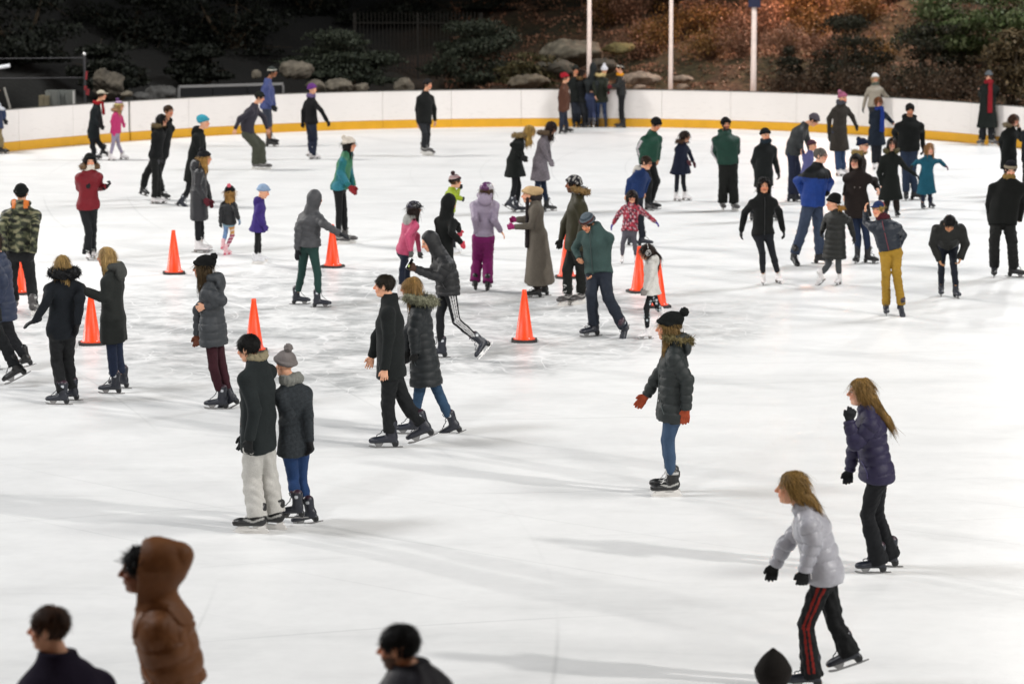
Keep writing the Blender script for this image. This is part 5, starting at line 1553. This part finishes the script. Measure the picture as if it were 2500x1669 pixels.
    P('tall woman in a long taupe coat and tan beanie holding out magenta gloves', 'C7', -92, (1120, 1606), (1000, 300), (1085, 350), (1115, 800),
      ((1030, 690), (820, 700)), ((960, 610), (850, 610)), ((1120, 1200), (1100, 1604)), ((1160, 1200), (1190, 1575)), 1395, jk='#6c655b', style='coat', hat='beanie', hc='#c4a67c', slouch=.085, tall=-.02, scarf='#2a2425', tails=.72, tailf=.0, hair='#5a3a22', hk='none', sk='k', pants='#2a2220', gl='#9c2468', curl=40, fl=.36, flr=.7, dL=(690, 705), dR=(730, 615), bow=-.02)
    P('man in an olive parka with a patterned headband and grey scarf, hockey skates turned out', 'C5', -85, ('C6', 215, 1038), (310, 270), (375, 370), (340, 1000),
      ((440, 750), (380, 960)), ((200, 760), (155, 960)), (('C6', 330, 560), ('C6', 325, 1020), 'g', {'y': -40}), (('C6', 140, 560), ('C6', 145, 1035), 'g', {'y': -40}), 1090, jk='#35321f', style='shell', scarf='#77777a', fur='#7a6038', furlow=1, hat='beanie', hc='#26262b', hpat='#a8a6a2', hk='short', hair='#14100d', beard=.7, skin='c', sex='m', sk='g', pants='#181a17', cutp='reg', gl='#191a17')
    P('man in a teal grey sweater and striped beanie bending forward with bare fists', 'C5', -35, ('C6', 480, 1462), (495, 760), (590, 800), (640, 1380),
      ((690, 1160), (570, 1410)), ((335, 1080), (385, 1215)), (('C6', 700, 930), ('C6', 955, 1420), 'u', {'pt': 50, 'y': -25}), (('C6', 470, 880), ('C6', 500, 1460), 'g', {'y': -60}), 1405, jk='#3f5552', style='sweat', hat='beanie', hc='#5d6870', hband='#59646a', hst=((.06, .085, '#4a2d2a'), (.1, .12, '#3a444c')), hair='#3a2a20', sex='m', sk='n', pants='#232a36', skin='b', st=1.8, nw=-.12, pt=32, curl=75, fat=1.08, zip='#2c3a39')
    P('girl in a red patterned jacket with arms spread and dark goggles', 'C5', 0, (930, 1272), (1060, 420), (1055, 500), (1030, 860),
      ((1240, 640), (1360, 740)), ((890, 640), (815, 770)), ((1095, 1010), (1110, 1265)), ((945, 1010), (935, 1268)), 865, jk='#b32a40', pat='red', style='puffer', hair='#2a1d18', hk='long', hl=.16, puff=1.08, specs=2, pants='#5a5860', cutp='skinny', sk='w', gl='#4a3a8c', aw=0)
    P('girl in a white fluffy coat and earmuffs with a ponytail', 'C6', -80, (1225, 1502), (1225, 310), (1275, 410), (1290, 800),
      ((1290, 650), (1215, 820)), ((1240, 640), (1200, 790)), ((1225, 1080), (1235, 1498)), ((1380, 1060), (1500, 1240), 'u'), 885, jk='#dcdad4', style='fleece', hd='#dcdad4', hat='muffs', hair='#2c2018', hk='pony', hl=.2, pants='#15171a', ppat='dots', cutp='skinny', sk='w', gl='#8a8480', fl=.24)
    P('woman with long blond hair leaning forward in a black swing coat', 'B3', 100, (1640, 740), ('A3', 195, 1170), ('A3', 110, 1225), (1640, 150),
      ((1700, 0), (1740, 90)), ((1620, -30), (1715, 90)), ((1690, 430), (1670, 730)), ((1645, 430), (1560, 680), 'u', {'pt': 30}), 325, jk='#141816', fur='#8a744c', hair='#b8944e', hk='long', hl=.25, sk='n', pants='#15171b', cutp='skinny', gl='#141414', fl=.3, pt=30, st=1.68)
    P('woman with long brown hair in a grey wool coat looking down', 'B3', 75, (2010, 722), ('A3', 388, 1140), ('A3', 335, 1200), (1930, 150),
      ((2010, -20), (2040, 120)), ((1950, -30), (2035, 150)), ((1980, 500), (2010, 716)), ((1900, 500), (1900, 690)), 368, jk='#7d767c', pat='tweed', style='fleece', hair='#2e1c16', hk='long', hl=.22, fur='#6b5844', sk='k', pants='#1d2a40', cutp='skinny', gl='#7d767c', fl=.27, pt=28, st=1.66)
    # ---- far centre
    P('man in a slate blue jacket, dark shorts and striped beanie skating along the board', 'A2', 85, (150, 1310), (165, 645), (125, 715), (115, 960),
      ((160, 840), (180, 940)), ((110, 850), (160, 940)), ((140, 1130), (140, 1285), 'u', {'pt': 0}), ((125, 1130), (140, 1308)), 965, jk='#4a568a', style='shell', hat='beanie', hc='#3a3f3d', hst=((.05, .07, '#c9c7bb'),), hair='#1b1512', sex='m', shorts=True, pants='#3d4250', skin='c', sk='k', gl='#16181c')
    P('man in a dark jacket and olive trousers bent forward with his arms swung back', 'A2', 80, (40, 1515), (52, 870), (10, 935), (-55, 1180),
      ((90, 1050), (118, 1150)), (('A1', 2135, 1060), ('A1', 2095, 1150)), ((65, 1290), (75, 1495)), ((20, 1300), (15, 1510)), 1178, jk='#34313c', style='shell', hat='beanie', hc='#1d211d', hair='#2a1d15', sex='m', st=1.75, pants='#4d5044', cutp='wide', sk='g', bow=.05, pt=15, fat=1.08)
    P('woman in a purple knit hat and short black jacket skating away with one arm out', 'A2', 125, (525, 1425), (520, 795), (508, 865), (508, 1085),
      ((440, 990), (432, 1085)), ((600, 985), (650, 1075)), ((500, 1240), (490, 1400), 'u', {'pt': 25}), ((545, 1240), (525, 1420)), 1095, jk='#151517', style='coat', hat='beanie', hc='#6a3a80', scarf='#6a5a80', hair='#3a2a20', hk='none', pants='#1c2438', cutp='flare', sk='w', gl='#141416', fl=.19)
    P('dark haired man in a black jacket alone in front of the white board', 'A2', 45, (1550, 1395), (1550, 755), (1528, 825), (1518, 1080),
      ((1605, 970), (1610, 1075)), ((1455, 970), (1462, 1100)), ((1545, 1200), (1535, 1388), 'g', {'y': 70}), ((1520, 1190), (1515, 1370), 'u', {'pt': 0, 'y': 75}), 1105, jk='#191b1a', style='coat', hair='#1f1a17', sex='m', pants='#24272c', sk='g', hat='beanie', hc='#262425', collar=True)
    P('woman in a teal jacket, white pompom hat and red mittens', 'B2', 80, (1920, 1092), ('A2', 850, 1290), ('A2', 830, 1365), (1890, 440),
      ((2000, 290), (2040, 430)), ((1890, 280), (1990, 430)), ((1935, 700), (1950, 1080)), ((1880, 700), (1875, 1090)), 475, jk='#1f7274', pat='dye', style='shell', hat='bpom', hc='#d8cfc2', pom=(0, -.1, .13), hair='#15110f', hk='long', hl=.2, sk='g', pants='#121416', cutp='skinny', gl='#8c1c22', mit=True, fl=.23)
    P('skater in a grey metallic puffer with its hood up, green leggings, one arm stretched right', 'B2', 135, ('D2', 1300, 622), (1620, 580), (1575, 690), (1540, 1080),
      ((1425, 900), (1410, 1150)), ((1710, 860), (1880, 970)), (('D2', 1225, 330), ('D2', 1190, 595), 'g', {'y': 95}), (('D2', 1370, 330), ('D2', 1375, 622), 'g', {'y': 95}), 1100, jk='#4b4c4f', style='puffer', hat='hood', hk='none', sk='n', pants='#25453f', cutp='skinny', gl='#15171c', dR=(2030, 1030), curl=8, fat=1.03)
    # ---- far group by the board
    G5 = 'people standing together against the far board'
    P('man in a red knit hat and brown leather jacket by the far board', 'E2', 70, (350, 1545), (400, 480), (370, 600), (350, 1080),
      ((450, 850), (440, 1080)), ((290, 850), (300, 1060)), ((400, 1320), (420, 1520)), ((320, 1320), (320, 1545)), 1110, jk='#5a3626', style='shell', hat='beanie', hc='#a31e2c', slouch=.02, hair='#3a2a20', sex='m', pants='#2c3242', sk='k', group=G5, hands=False)
    P('man in a dark cap facing out just right of the red knit hat', 'E2', 15, (590, 1405), (590, 330), (590, 470), (610, 950),
      ((700, 720), (690, 900)), ((520, 720), (530, 900)), ((650, 1150), (650, 1400)), ((560, 1150), (560, 1405)), 960, jk='#191d1b', style='coat', hat='beanie', hc='#2a2c28', hair='#1c1612', sex='m', pants='#1c212c', sk='k', group=G5, hands=False, skin='b')
    P('person in a dark jacket with tan fur hood, middle of the group by the board', 'E2', 60, (760, 1400), (730, 400), (700, 500), (730, 930),
      ((770, 720), (790, 800)), ((700, 720), (740, 880)), ((790, 1150), (790, 1395)), ((740, 1150), (745, 1400)), 960, jk='#171a1b', style='coat', fur='#8a6a44', hair='#2a1c14', hk='bob', hl=.12, pants='#171a20', sk='k', group=G5, hands=False, skin='b')
    P('person in a grey hood and blue jeans seen from behind beside the olive jacket', 'E2', 180, (890, 1425), (930, 280), (900, 450), (880, 830),
      ((820, 600), (830, 760)), ((990, 600), (970, 760)), ((850, 1120), (850, 1420)), ((930, 1120), (935, 1425)), 720, jk='#2a2e2f', style='coat', hat='hood', hk='none', pants='#3c4666', cutp='reg', sk='g', group=G5, hands=False, fur='#8f7a5c')
    P('person in a white pompom hat and olive jacket with a cream fur collar, back turned', 'E2', 178, (1090, 1425), (1140, 330), (1060, 440), (1080, 880),
      ((950, 640), (970, 820)), ((1190, 640), (1220, 720)), ((1020, 1140), (1010, 1420)), ((1150, 1140), (1170, 1410)), 925, jk='#23281c', style='shell', fur='#d8c28a', hat='bpom', hc='#dedee4', pom=(0, -.02, .16), hair='#4a3622', hk='none', pants='#33456b', cutp='skinny', sk='k', group=G5, glR='#a02a3c', furback=.14)
    P('person in a black jacket and orange neck warmer by the far board', 'E2', -85, (1480, 1410), (1440, 290), (1440, 430), (1470, 800),
      ((1400, 620), (1290, 640)), ((1380, 600), (1270, 650)), ((1480, 1080), (1500, 1410)), ((1450, 1080), (1460, 1395)), 800, jk='#1a1d1d', style='puffer', hat='headband', hc='#c8bfae', scarf='#e69a1e', scr=.03, hair='#2a1e16', hk='short', pants='#16181a', cutp='skinny', sk='k', group=G5, gl='#6b1a24')
    # ---- right
    P('man in a green track jacket with a white sleeve stripe and black beanie looking down', 'B4', 40, (960, 705), ('A3', 1320, 1110), ('A3', 1285, 1180), (930, 160),
      (('A3', 1340, 1310), ('A3', 1330, 1420)), (('A3', 1165, 1320), ('A3', 1190, 1440)), ((1030, 380), (960, 695), 'g', {'y': 75}), ((940, 380), (930, 660)), 175, jk='#1d4d3c', pat='stripe', style='shell', hat='beanie', hc='#131414', hair='#20160f', sex='m', pants='#151718', cutp='reg', sk='k', pt=25, skin='b', st=1.76)
    P('boy in a blue hooded sweatshirt with a grey chest print leaning forward', 'B4', 55, (820, 1112), (915, 175), (860, 250), (800, 540),
      ((930, 360), (890, 510)), ((720, 380), (690, 530)), ((845, 800), (870, 1070), 'g', {'y': 80}), ((770, 860), (740, 1105)), 560, jk='#203868', style='sweat', hd='#d4d0c8', hdc='#d4d0c8', hair='#3a281a', sex='m', pants='#1d212b', sk='n', specs=1, st=1.55, pt=10)
    P('girl in a navy flared coat on white skates with one mitten out', 'B4', 45, (1310, 606), ('A3', 1580, 1215), ('A3', 1555, 1275), (1300, 130),
      (('A3', 1610, 1345), ('A3', 1650, 1440)), (('A3', 1560, 1360), ('A3', 1600, 1430)), ((1330, 400), (1350, 596)), ((1255, 400), (1250, 604)), 295, jk='#1b2236', style='coat', fur='#5a4030', hair='#2c1d16', hk='bun', sk='w', pants='#181c26', cutp='skinny', gl='#5a3038', mit=True, fl=.28, st=1.42)
    P('bearded man in a green hooded jacket and baggy black trousers, hands in pockets', 'B4', 12, (1830, 715), ('A3', 1940, 1110), ('A3', 1935, 1185), (1830, 150),
      (('A3', 2040, 1350), ('A3', 1990, 1450)), (('A3', 1835, 1350), ('A3', 1885, 1450)), ((1890, 400), (1900, 685)), ((1785, 400), (1770, 708)), 190, jk='#1b4236', pat='stripe', style='shell', hat='beanie', hc='#141515', hair='#120e0c', beard=.95, sex='m', pants='#171918', cutp='wide', sk='g', hd='#163429', fat=1.08, skin='b', hands=False)
    P('woman in a black beanie and dark jacket skating behind the curly haired woman', 'C1', 22, (500, 1975), (515, 760), (520, 860), (490, 1290),
      ((655, 1130), (695, 1290)), ((345, 1130), (390, 1270)), ((545, 1620), (620, 1960)), ((450, 1620), (330, 1970)), 1480, jk='#1b1f20', style='coat', hat='beanie', hc='#15171a', hair='#1a1512', hk='none', scarf='#1f2a33', pants='#181b1f', sk='k', gl='#26282a')
    P('woman with curly black hair in a fitted black jacket and dark leggings facing the camera', 'C3', 5, (540, 1600), (492, 200), (490, 315), (480, 860),
      ((700, 560), (765, 820)), ((225, 570), (175, 830)), ((615, 1140), (690, 1575)), ((470, 1140), (480, 1595)), 895, jk='#141616', style='coat', hair='#171310', hk='long', curly=1.3, hl=.13, puff=1.12, skin='b', pants='#14181f', cutp='skinny', sk='w', gl='#18191c', fl=.2, zip='#232526')
    P('man in a grey jacket and grey beanie stooping over the small child', 'C1', 70, ('C3', 860, 432), (1200, 545), (1075, 600), (910, 1000),
      ((1130, 860), (1150, 1000)), ((1010, 870), (1030, 960)), ((970, 1250), (960, 1660)), ((890, 1250), (880, 1700)), 1040, jk='#3c3f40', style='shell', hat='beanie', hc='#57525a', hair='#3a2a20', sex='m', pants='#272d44', sk='n', st=1.78, pt=38, bow=.05)
    P('small child in a lilac jacket held between the stooping man and the man in blue', 'C1', 60, (1090, 1730), (1180, 905), (1150, 985), (1090, 1300),
      ((1160, 1120), (1180, 1220)), ((1070, 1100), (1050, 1020)), ((1110, 1500), (1120, 1720)), ((1070, 1500), (1060, 1730)), 1310, jk='#5d5f96', style='puffer', hat='beanie', hc='#4a2f3a', hair='#2a1c14', hk='none', pants='#22263a', sk='w', st=1.12, gl='#33334a')
    P('grey haired man with glasses in a bright blue jacket with a black yoke and jeans', 'C3', 45, (1290, 1310), ('C1', 1300, 1050), ('C1', 1250, 1175), (1190, 380),
      (('C1', 1430, 1420), (1390, 280)), (('C1', 960, 1400), (1060, 330)), ((1270, 830), (1285, 1302), 'g', {'y': 70}), ((1040, 830), (905, 1285), 'u', {'pt': 25, 'y': 15}), 480, jk='#173d8a', yoke='#14181b', style='shell', hair='#77726b', specs=1, sex='m', pants='#3a465c', cutp='reg', sk='k', fat=1.12, skin='d', gl='#1c1d20', hy=60)
    P('woman in a pink pompom hat and long brown grey coat with jeans', 'C1', 35, (1580, 1338), (1612, 235), (1590, 310), (1560, 680),
      ((1745, 490), (1795, 610)), ((1420, 520), (1420, 740)), ((1600, 1130), (1620, 1318)), ((1550, 1130), (1550, 1335)), 965, jk='#3a3530', style='fleece', pat='tweed', hat='bpom', hc='#a8607c', pomc='#b87890', pom=(-.06, -.04, .15), hair='#2a1e18', hk='none', scarf='#4a4a52', sk='w', pants='#33486b', cutp='reg', gl='#2c2d2c', mit=True, fl=.25)
    P('woman in a white hat and pale silver jacket holding her arms away', 'A4', 5, (1010, 1190), (1010, 700), (1010, 755), (1000, 930),
      ((1100, 850), (1165, 905)), ((930, 850), (903, 960)), ((1025, 1060), (1035, 1180)), ((985, 1060), (980, 1188)), 955, jk='#a59c8c', style='light', hat='beanie', hc='#e4e2e0', scarf='#5a6258', hair='#c0a27c', hk='long', hl=.1, sk='w', pants='#2a2c30', gl='#20261f')
    P('red haired woman in a navy coat and bright blue scarf', 'A4', 8, (1030, 1510), (1040, 910), (1045, 975), (1020, 1170),
      ((1120, 1050), (1170, 1100)), ((970, 1090), (1030, 1150)), ((1040, 1370), (1045, 1505)), ((1000, 1370), (1000, 1508)), 1290, jk='#1d2735', style='coat', scarf='#1c3580', tails=.5, hair='#7a4a2a', hk='bun', sk='w', pants='#1d2028', skin='d', fl=.24, sleeve='#26302f')
    P('broad man with short dark hair in a black jacket and jeans looking down', 'C2', 2, (760, 1448), (705, 165), (700, 290), (690, 680),
      ((875, 480), (890, 690)), ((490, 480), (520, 640)), ((735, 1070), (780, 1442), 'g', {'y': 70}), ((650, 1070), (650, 1400)), 745, jk='#121413', style='coat', hd='#2a2b29', hair='#19130f', beard=.3, sex='m', pants='#27344a', cutp='reg', sk='k', pt=15, skin='b', fat=1.05, gl='#151515')
    P('woman in a navy pompom hat, sunglasses and tan fur hood, mostly hidden', 'C1', 60, (1860, 2060), (1900, 905), (1855, 1030), (1830, 1400),
      ((1900, 1200), (1900, 1380)), ((1760, 1200), (1750, 1380)), ((1880, 1720), (1890, 2050)), ((1820, 1720), (1830, 2060)), 1650, jk='#2a2018', style='coat', fur='#9a8048', hat='bpom', hc='#172038', pom=(-.02, -.09, .13), specs=2, hair='#2a1c14', hk='none', pants='#1c2436', cutp='skinny', sk='k', gl='#1c1c1c', skin='d')
    P('laughing woman with long dark hair in a dark brown buttoned coat holding hands, navy jeans', 'C3', -12, (1870, 1290), ('C1', 1795, 1130), ('C1', 1830, 1250), (1800, 330),
      (('C1', 2060, 1400), (2105, 240)), (('C1', 1680, 1400), (1640, 330)), ((1950, 930), (1975, 1225), 'g', {'y': 50}), ((1830, 930), (1815, 1288)), 640, jk='#241c19', style='coat', btn=2, hair='#21160f', hk='long', hl=.26, puff=1.06, skin='d', pants='#1d2b45', cutp='skinny', sk='k', fl=.24, hy=-30)
    P('woman in a black parka with a wide fur hood beside the girl in teal', 'C2', 0, (420, 1690), (450, 645), (440, 770), (430, 1150),
      ((640, 980), (780, 1080)), ((270, 1050), (295, 1230)), ((510, 1480), (520, 1680)), ((380, 1480), (360, 1690)), 1435, jk='#171b18', style='coat', fur='#5f5636', furr=.055, hair='#2a1e16', hk='long', hl=.14, skin='d', pants='#2a211b', cutp='reg', sk='k', fl=.26, gl='#191b19', glR='')
    P('girl in a belted teal coat with long blond hair and one arm stretched out', 'C2', 15, (940, 1572), (985, 725), (965, 815), (940, 1100),
      ((1125, 890), (1210, 960)), ((800, 900), (735, 960)), ((990, 1440), (1000, 1555)), ((890, 1440), (885, 1568)), 1345, jk='#1f5c70', style='coat', hair='#a87a48', hk='long', hl=.16, skin='d', pants='#22283c', cutp='skinny', sk='n', fl=.22, glL='#6a4a5c', glR='#1b1c1c', st=1.32, waist=-.02)
    P('child in a black knit hat and long black quilted coat with a tan fur hood', 'C3', -35, (1480, 1602), (1468, 450), (1525, 545), (1505, 900),
      ((1700, 690), (1765, 910)), ((1370, 690), (1320, 840)), ((1550, 1320), (1560, 1598)), ((1410, 1310), (1320, 1570), 'u', {'pt': 25}), 1225, jk='#191b17', style='puffer', fur='#b0823c', furr=.03, furback=.15, hat='beanie', hc='#141514', tall=.03, hair='#1c1512', hk='none', hy=-75, pants='#4a4e50', cutp='skinny', sk='w', gl='#191a19', st=1.42, fl=.2)
    P('teenager in mustard trousers and a quilted jacket raising a hand to his navy cap', 'C4', -15, (310, 1518), (205, 330), (255, 430), (340, 790),
      ((480, 620), (430, 755)), ((70, 470), (60, 350)), ((410, 1040), (440, 1480), 'u', {'pt': 35, 'y': 10}), ((290, 1040), (290, 1515), 'g', {'y': -5}), 785, jk='#1d2632', sleeve='#1c2724', style='light', zip='#6b2a34', scarf='#4a1a24', hat='cap', hc='#22335a', hband='#8a3f42', hair='#b89a50', skin='a', sex='m', pants='#a9842c', cutp='reg', sk='n', hy=-35, curl=25, dR=(60, 270), dL=(390, 850))
    P('dark haired boy in a black hooded jacket bent double with his hands on his knees', 'C4', 0, (1000, 1325), (1005, 490), (1000, 510), (985, 740),
      ((1185, 720), (1130, 880)), ((815, 720), (890, 900)), ((1050, 940), (1075, 1322)), ((915, 950), (910, 1300)), 700, jk='#1d1e1b', style='shell', hd='#26261f', hair='#120f0d', sex='m', nw=-.5, hw=-.12, pw=.08, pt=45, st=1.62, pants='#191e2b', cutp='skinny', sk='n', skin='e', curl=45, arm=1.15)
    P('large man in a black coat and tan banded beanie at the right edge', 'C4', -2, (1630, 1098), ('C2', 2135, 1010), ('C2', 2110, 1140), (1605, 440),
      ((1830, 250), (1790, 460)), ((1450, 270), (1470, 470)), ((1710, 690), (1725, 1090), 'g', {'y': 60}), ((1510, 690), (1508, 1085)), 505, jk='#121412', style='coat', hat='beanie', hc='#14151a', hband='#8a7f6c', scarf='#8a6f3c', scr=.026, hair='#3a2a1c', beard=.35, sex='m', pants='#171816', cutp='reg', sk='k', fat=1.16, pt=22, skin='d', hands=False)
    P('woman with tied brown hair and cream fur hood, hand over her mouth', 'C2', 35, (2120, 1390), (2185, 310), (2135, 410), (2110, 780),
      ((2290, 580), (2250, 420)), ((2000, 590), (2020, 780)), ((2150, 1150), (2160, 1380)), ((2080, 1150), (2080, 1390)), 1000, jk='#131715', style='coat', fur='#9a8a6c', hair='#4a2e1c', hk='bun', skin='d', pants='#15171a', cutp='skinny', sk='k', glR='#141414')
    P('skater cut off by the right edge in a dark navy jacket behind the large man', 'C2', -60, (2330, 1445), (2440, 300), (2410, 420), (2400, 850),
      ((2420, 640), (2390, 820)), ((2345, 640), (2340, 800)), ((2390, 1150), (2400, 1440)), ((2350, 1150), (2345, 1440)), 900, jk='#12151c', style='coat', hair='#1c1612', sex='m', pants='#14161a', sk='k', gl='#121212')
    P('man in a long dark coat, red scarf and grey beanie by the board', 'A4', -8, (2005, 1283), (2020, 680), (2020, 740), (2010, 960),
      ((2085, 850), (2010, 822)), ((1945, 850), (1965, 825)), ((2045, 1180), (2045, 1280), 'g', {'y': 40}), ((1965, 1180), (1960, 1280), 'g', {'y': -40}), 1138, jk='#191f1c', style='coat', scarf='#8c1a24', tails=.75, hat='beanie', hc='#5f6468', hair='#3a2a20', sex='m', pants='#1c1f24', cutp='wide', sk='g', skin='d', fl=.28, pt=15)
    # ---- foreground
    P('woman in a black pompom hat, dark puffer coat and rust orange gloves', 'D5', -92, (390, 1483), (392, 245), (440, 345), (430, 860),
      ((535, 620), (530, 835)), ((305, 620), (240, 735)), ((400, 1070), (420, 1482)), ((385, 1070), (412, 1450)), 910, jk='#232a2a', style='puffer', hd='#1d2222', fur='#7a6e48', furback=.16, furr=.028, furlow=1, hat='bpom', hc='#131615', pom=(0, -.165, .165), pomr=.046, slouch=.02, tall=.01, hair='#85693c', hk='long', hl=.28, sk='h', pants='#3f5672', cutp='skinny', gl='#a04426', curl=14, dR=(160, 830), dL=(520, 915))
    P('woman with long fair hair in a purple puffer, gloved hand at her chin', 'D6', -95, (645, 1018), (572, 118), (605, 190), (655, 520),
      ((545, 375), (515, 265)), ((540, 400), (520, 500)), ((605, 725), (655, 1016)), ((655, 730), (715, 985)), 545, jk='#241e42', style='puffer', hair='#8c6c3a', hk='long', hl=.36, blow=(.75, .1, 0), puff=1.06, open=.015, sk='n', pants='#14181b', cutp='flare', gl='#15161a', curl=40, dL=(535, 190), skin='d', hy=-100)
    P('woman with a blond bob, white puffer and red striped black trousers', 'D6', -95, (330, 1590), (226, 594), (287, 680), (385, 1010),
      ((335, 860), (295, 1000)), ((195, 880), (150, 970)), ((300, 1270), (325, 1588)), ((445, 1260), (540, 1475), 'u', {'pt': 22}), 1050, jk='#b9b9c1', style='puffer', res=.8, ro=.38, hair='#9c7a42', hk='bob', hl=.15, blow=(1.1, 0, 0), puff=1.05, open=.022, ppat='red2', pants='#121416', cutp='flare', sk='n', gl='#141618', curl=35, st=1.68, dL=(275, 1100), dR=(120, 1060), bow=.02)
    P('person in a rust brown puffer, hood half over curly black hair', 'D7', -92, (1800, 4900), (1465, 395), (1620, 700), (1845, 1560),
      ((1770, 1210), (1750, 1600)), ((1560, 1150), (1570, 1500)), ((1700, 3000), (1700, 4880)), ((1800, 3000), (1850, 4880)), 1570, jk='#8a5426', style='puffer', hat='hood', hair='#100c0a', hk='short', curly=1.0, puff=1.04, hoodback=.045, hoodr=.92, bulk=.004, fl=.23, sp=1.2, ro=.62, armk=.05, arm=.9, shr=.095, swf=.68, amp=1.0, sex='m', skin='c', pants='#181a1c', sk='k', group='people in the foreground at the bottom edge', st=1.76)
    P('man with short brown hair and a dark purple jacket, bottom left corner', 'D7', -130, (600, 5330), (505, 1000), (600, 1330), (640, 2350),
      ((420, 1900), (380, 2300)), ((880, 1900), (900, 2300)), ((560, 3500), (560, 5310)), ((680, 3500), (680, 5320)), 2450, jk='#241c30', style='fleece', hair='#4a3020', hy=-98, sex='m', skin='a', hs=.85, pants='#181a1c', sk='k', group='people in the foreground at the bottom edge')
    P('man with a black undercut and beard in a dark jacket, bottom edge', 'D8', -105, (1150, 9560), (880, 790), (1130, 1250), (1250, 3000),
      ((1100, 2200), (900, 2900)), ((800, 2200), (700, 2900)), ((1150, 6000), (1150, 9550)), ((1300, 6000), (1300, 9550)), 3300, jk='#1c1822', style='shell', hair='#14110e', hk='short', beard=.8, sex='m', skin='b', pants='#181a1c', sk='k', group='people in the foreground at the bottom edge', pt=4, puff=.98, hs=.82)
    P('dark pointed hood of a person rising from the bottom edge beside the woman in white', 'D6', 170, (150, 2120), (140, 1505), (145, 1590), (160, 1840),
      ((200, 1730), (180, 1860)), ((100, 1730), (90, 1860)), ((150, 1980), (150, 2115)), ((170, 1980), (170, 2115)), 1900, jk='#1d1916', style='fleece', hat='hood', peak=1.25, hoodr=1.18, hk='none', sex='m', pants='#181a1c', sk='k', group='people in the foreground at the bottom edge')
    # the phone held by the bent skater
    w = cr['WL'] + cr['dirL'] * .1
    ph = MB().box((0, 0, 0), (.075, .011, .15)).build('phone', plain('phone_glass', srgb('#0d0e10'), .15), None, False, tuple(w + UP * .045 - np.array((.0, .0, 0))))
    ph.rotation_euler = (.35, .5, 1.2)
    tag(ph, 'dark phone held out by the bent skater in the shiny black puffer', 'phone')
    MB().box((.0, -.0066, -.03), (.045, .002, .03)).build('pale_patch', plain('phone_patch', srgb('#c8dc8a'), .4), ph)  # small pale yellow-green patch on the phone's face
import time as _t
_t0 = _t.time()
build_setting()
_t1 = _t.time()
people()
print('setting %.1fs people %.1fs' % (_t1 - _t0, _t.time() - _t1))
print('tris', sum(sum(len(p.vertices) - 2 for p in o.data.polygons) for o in bpy.data.objects if o.type == 'MESH'))
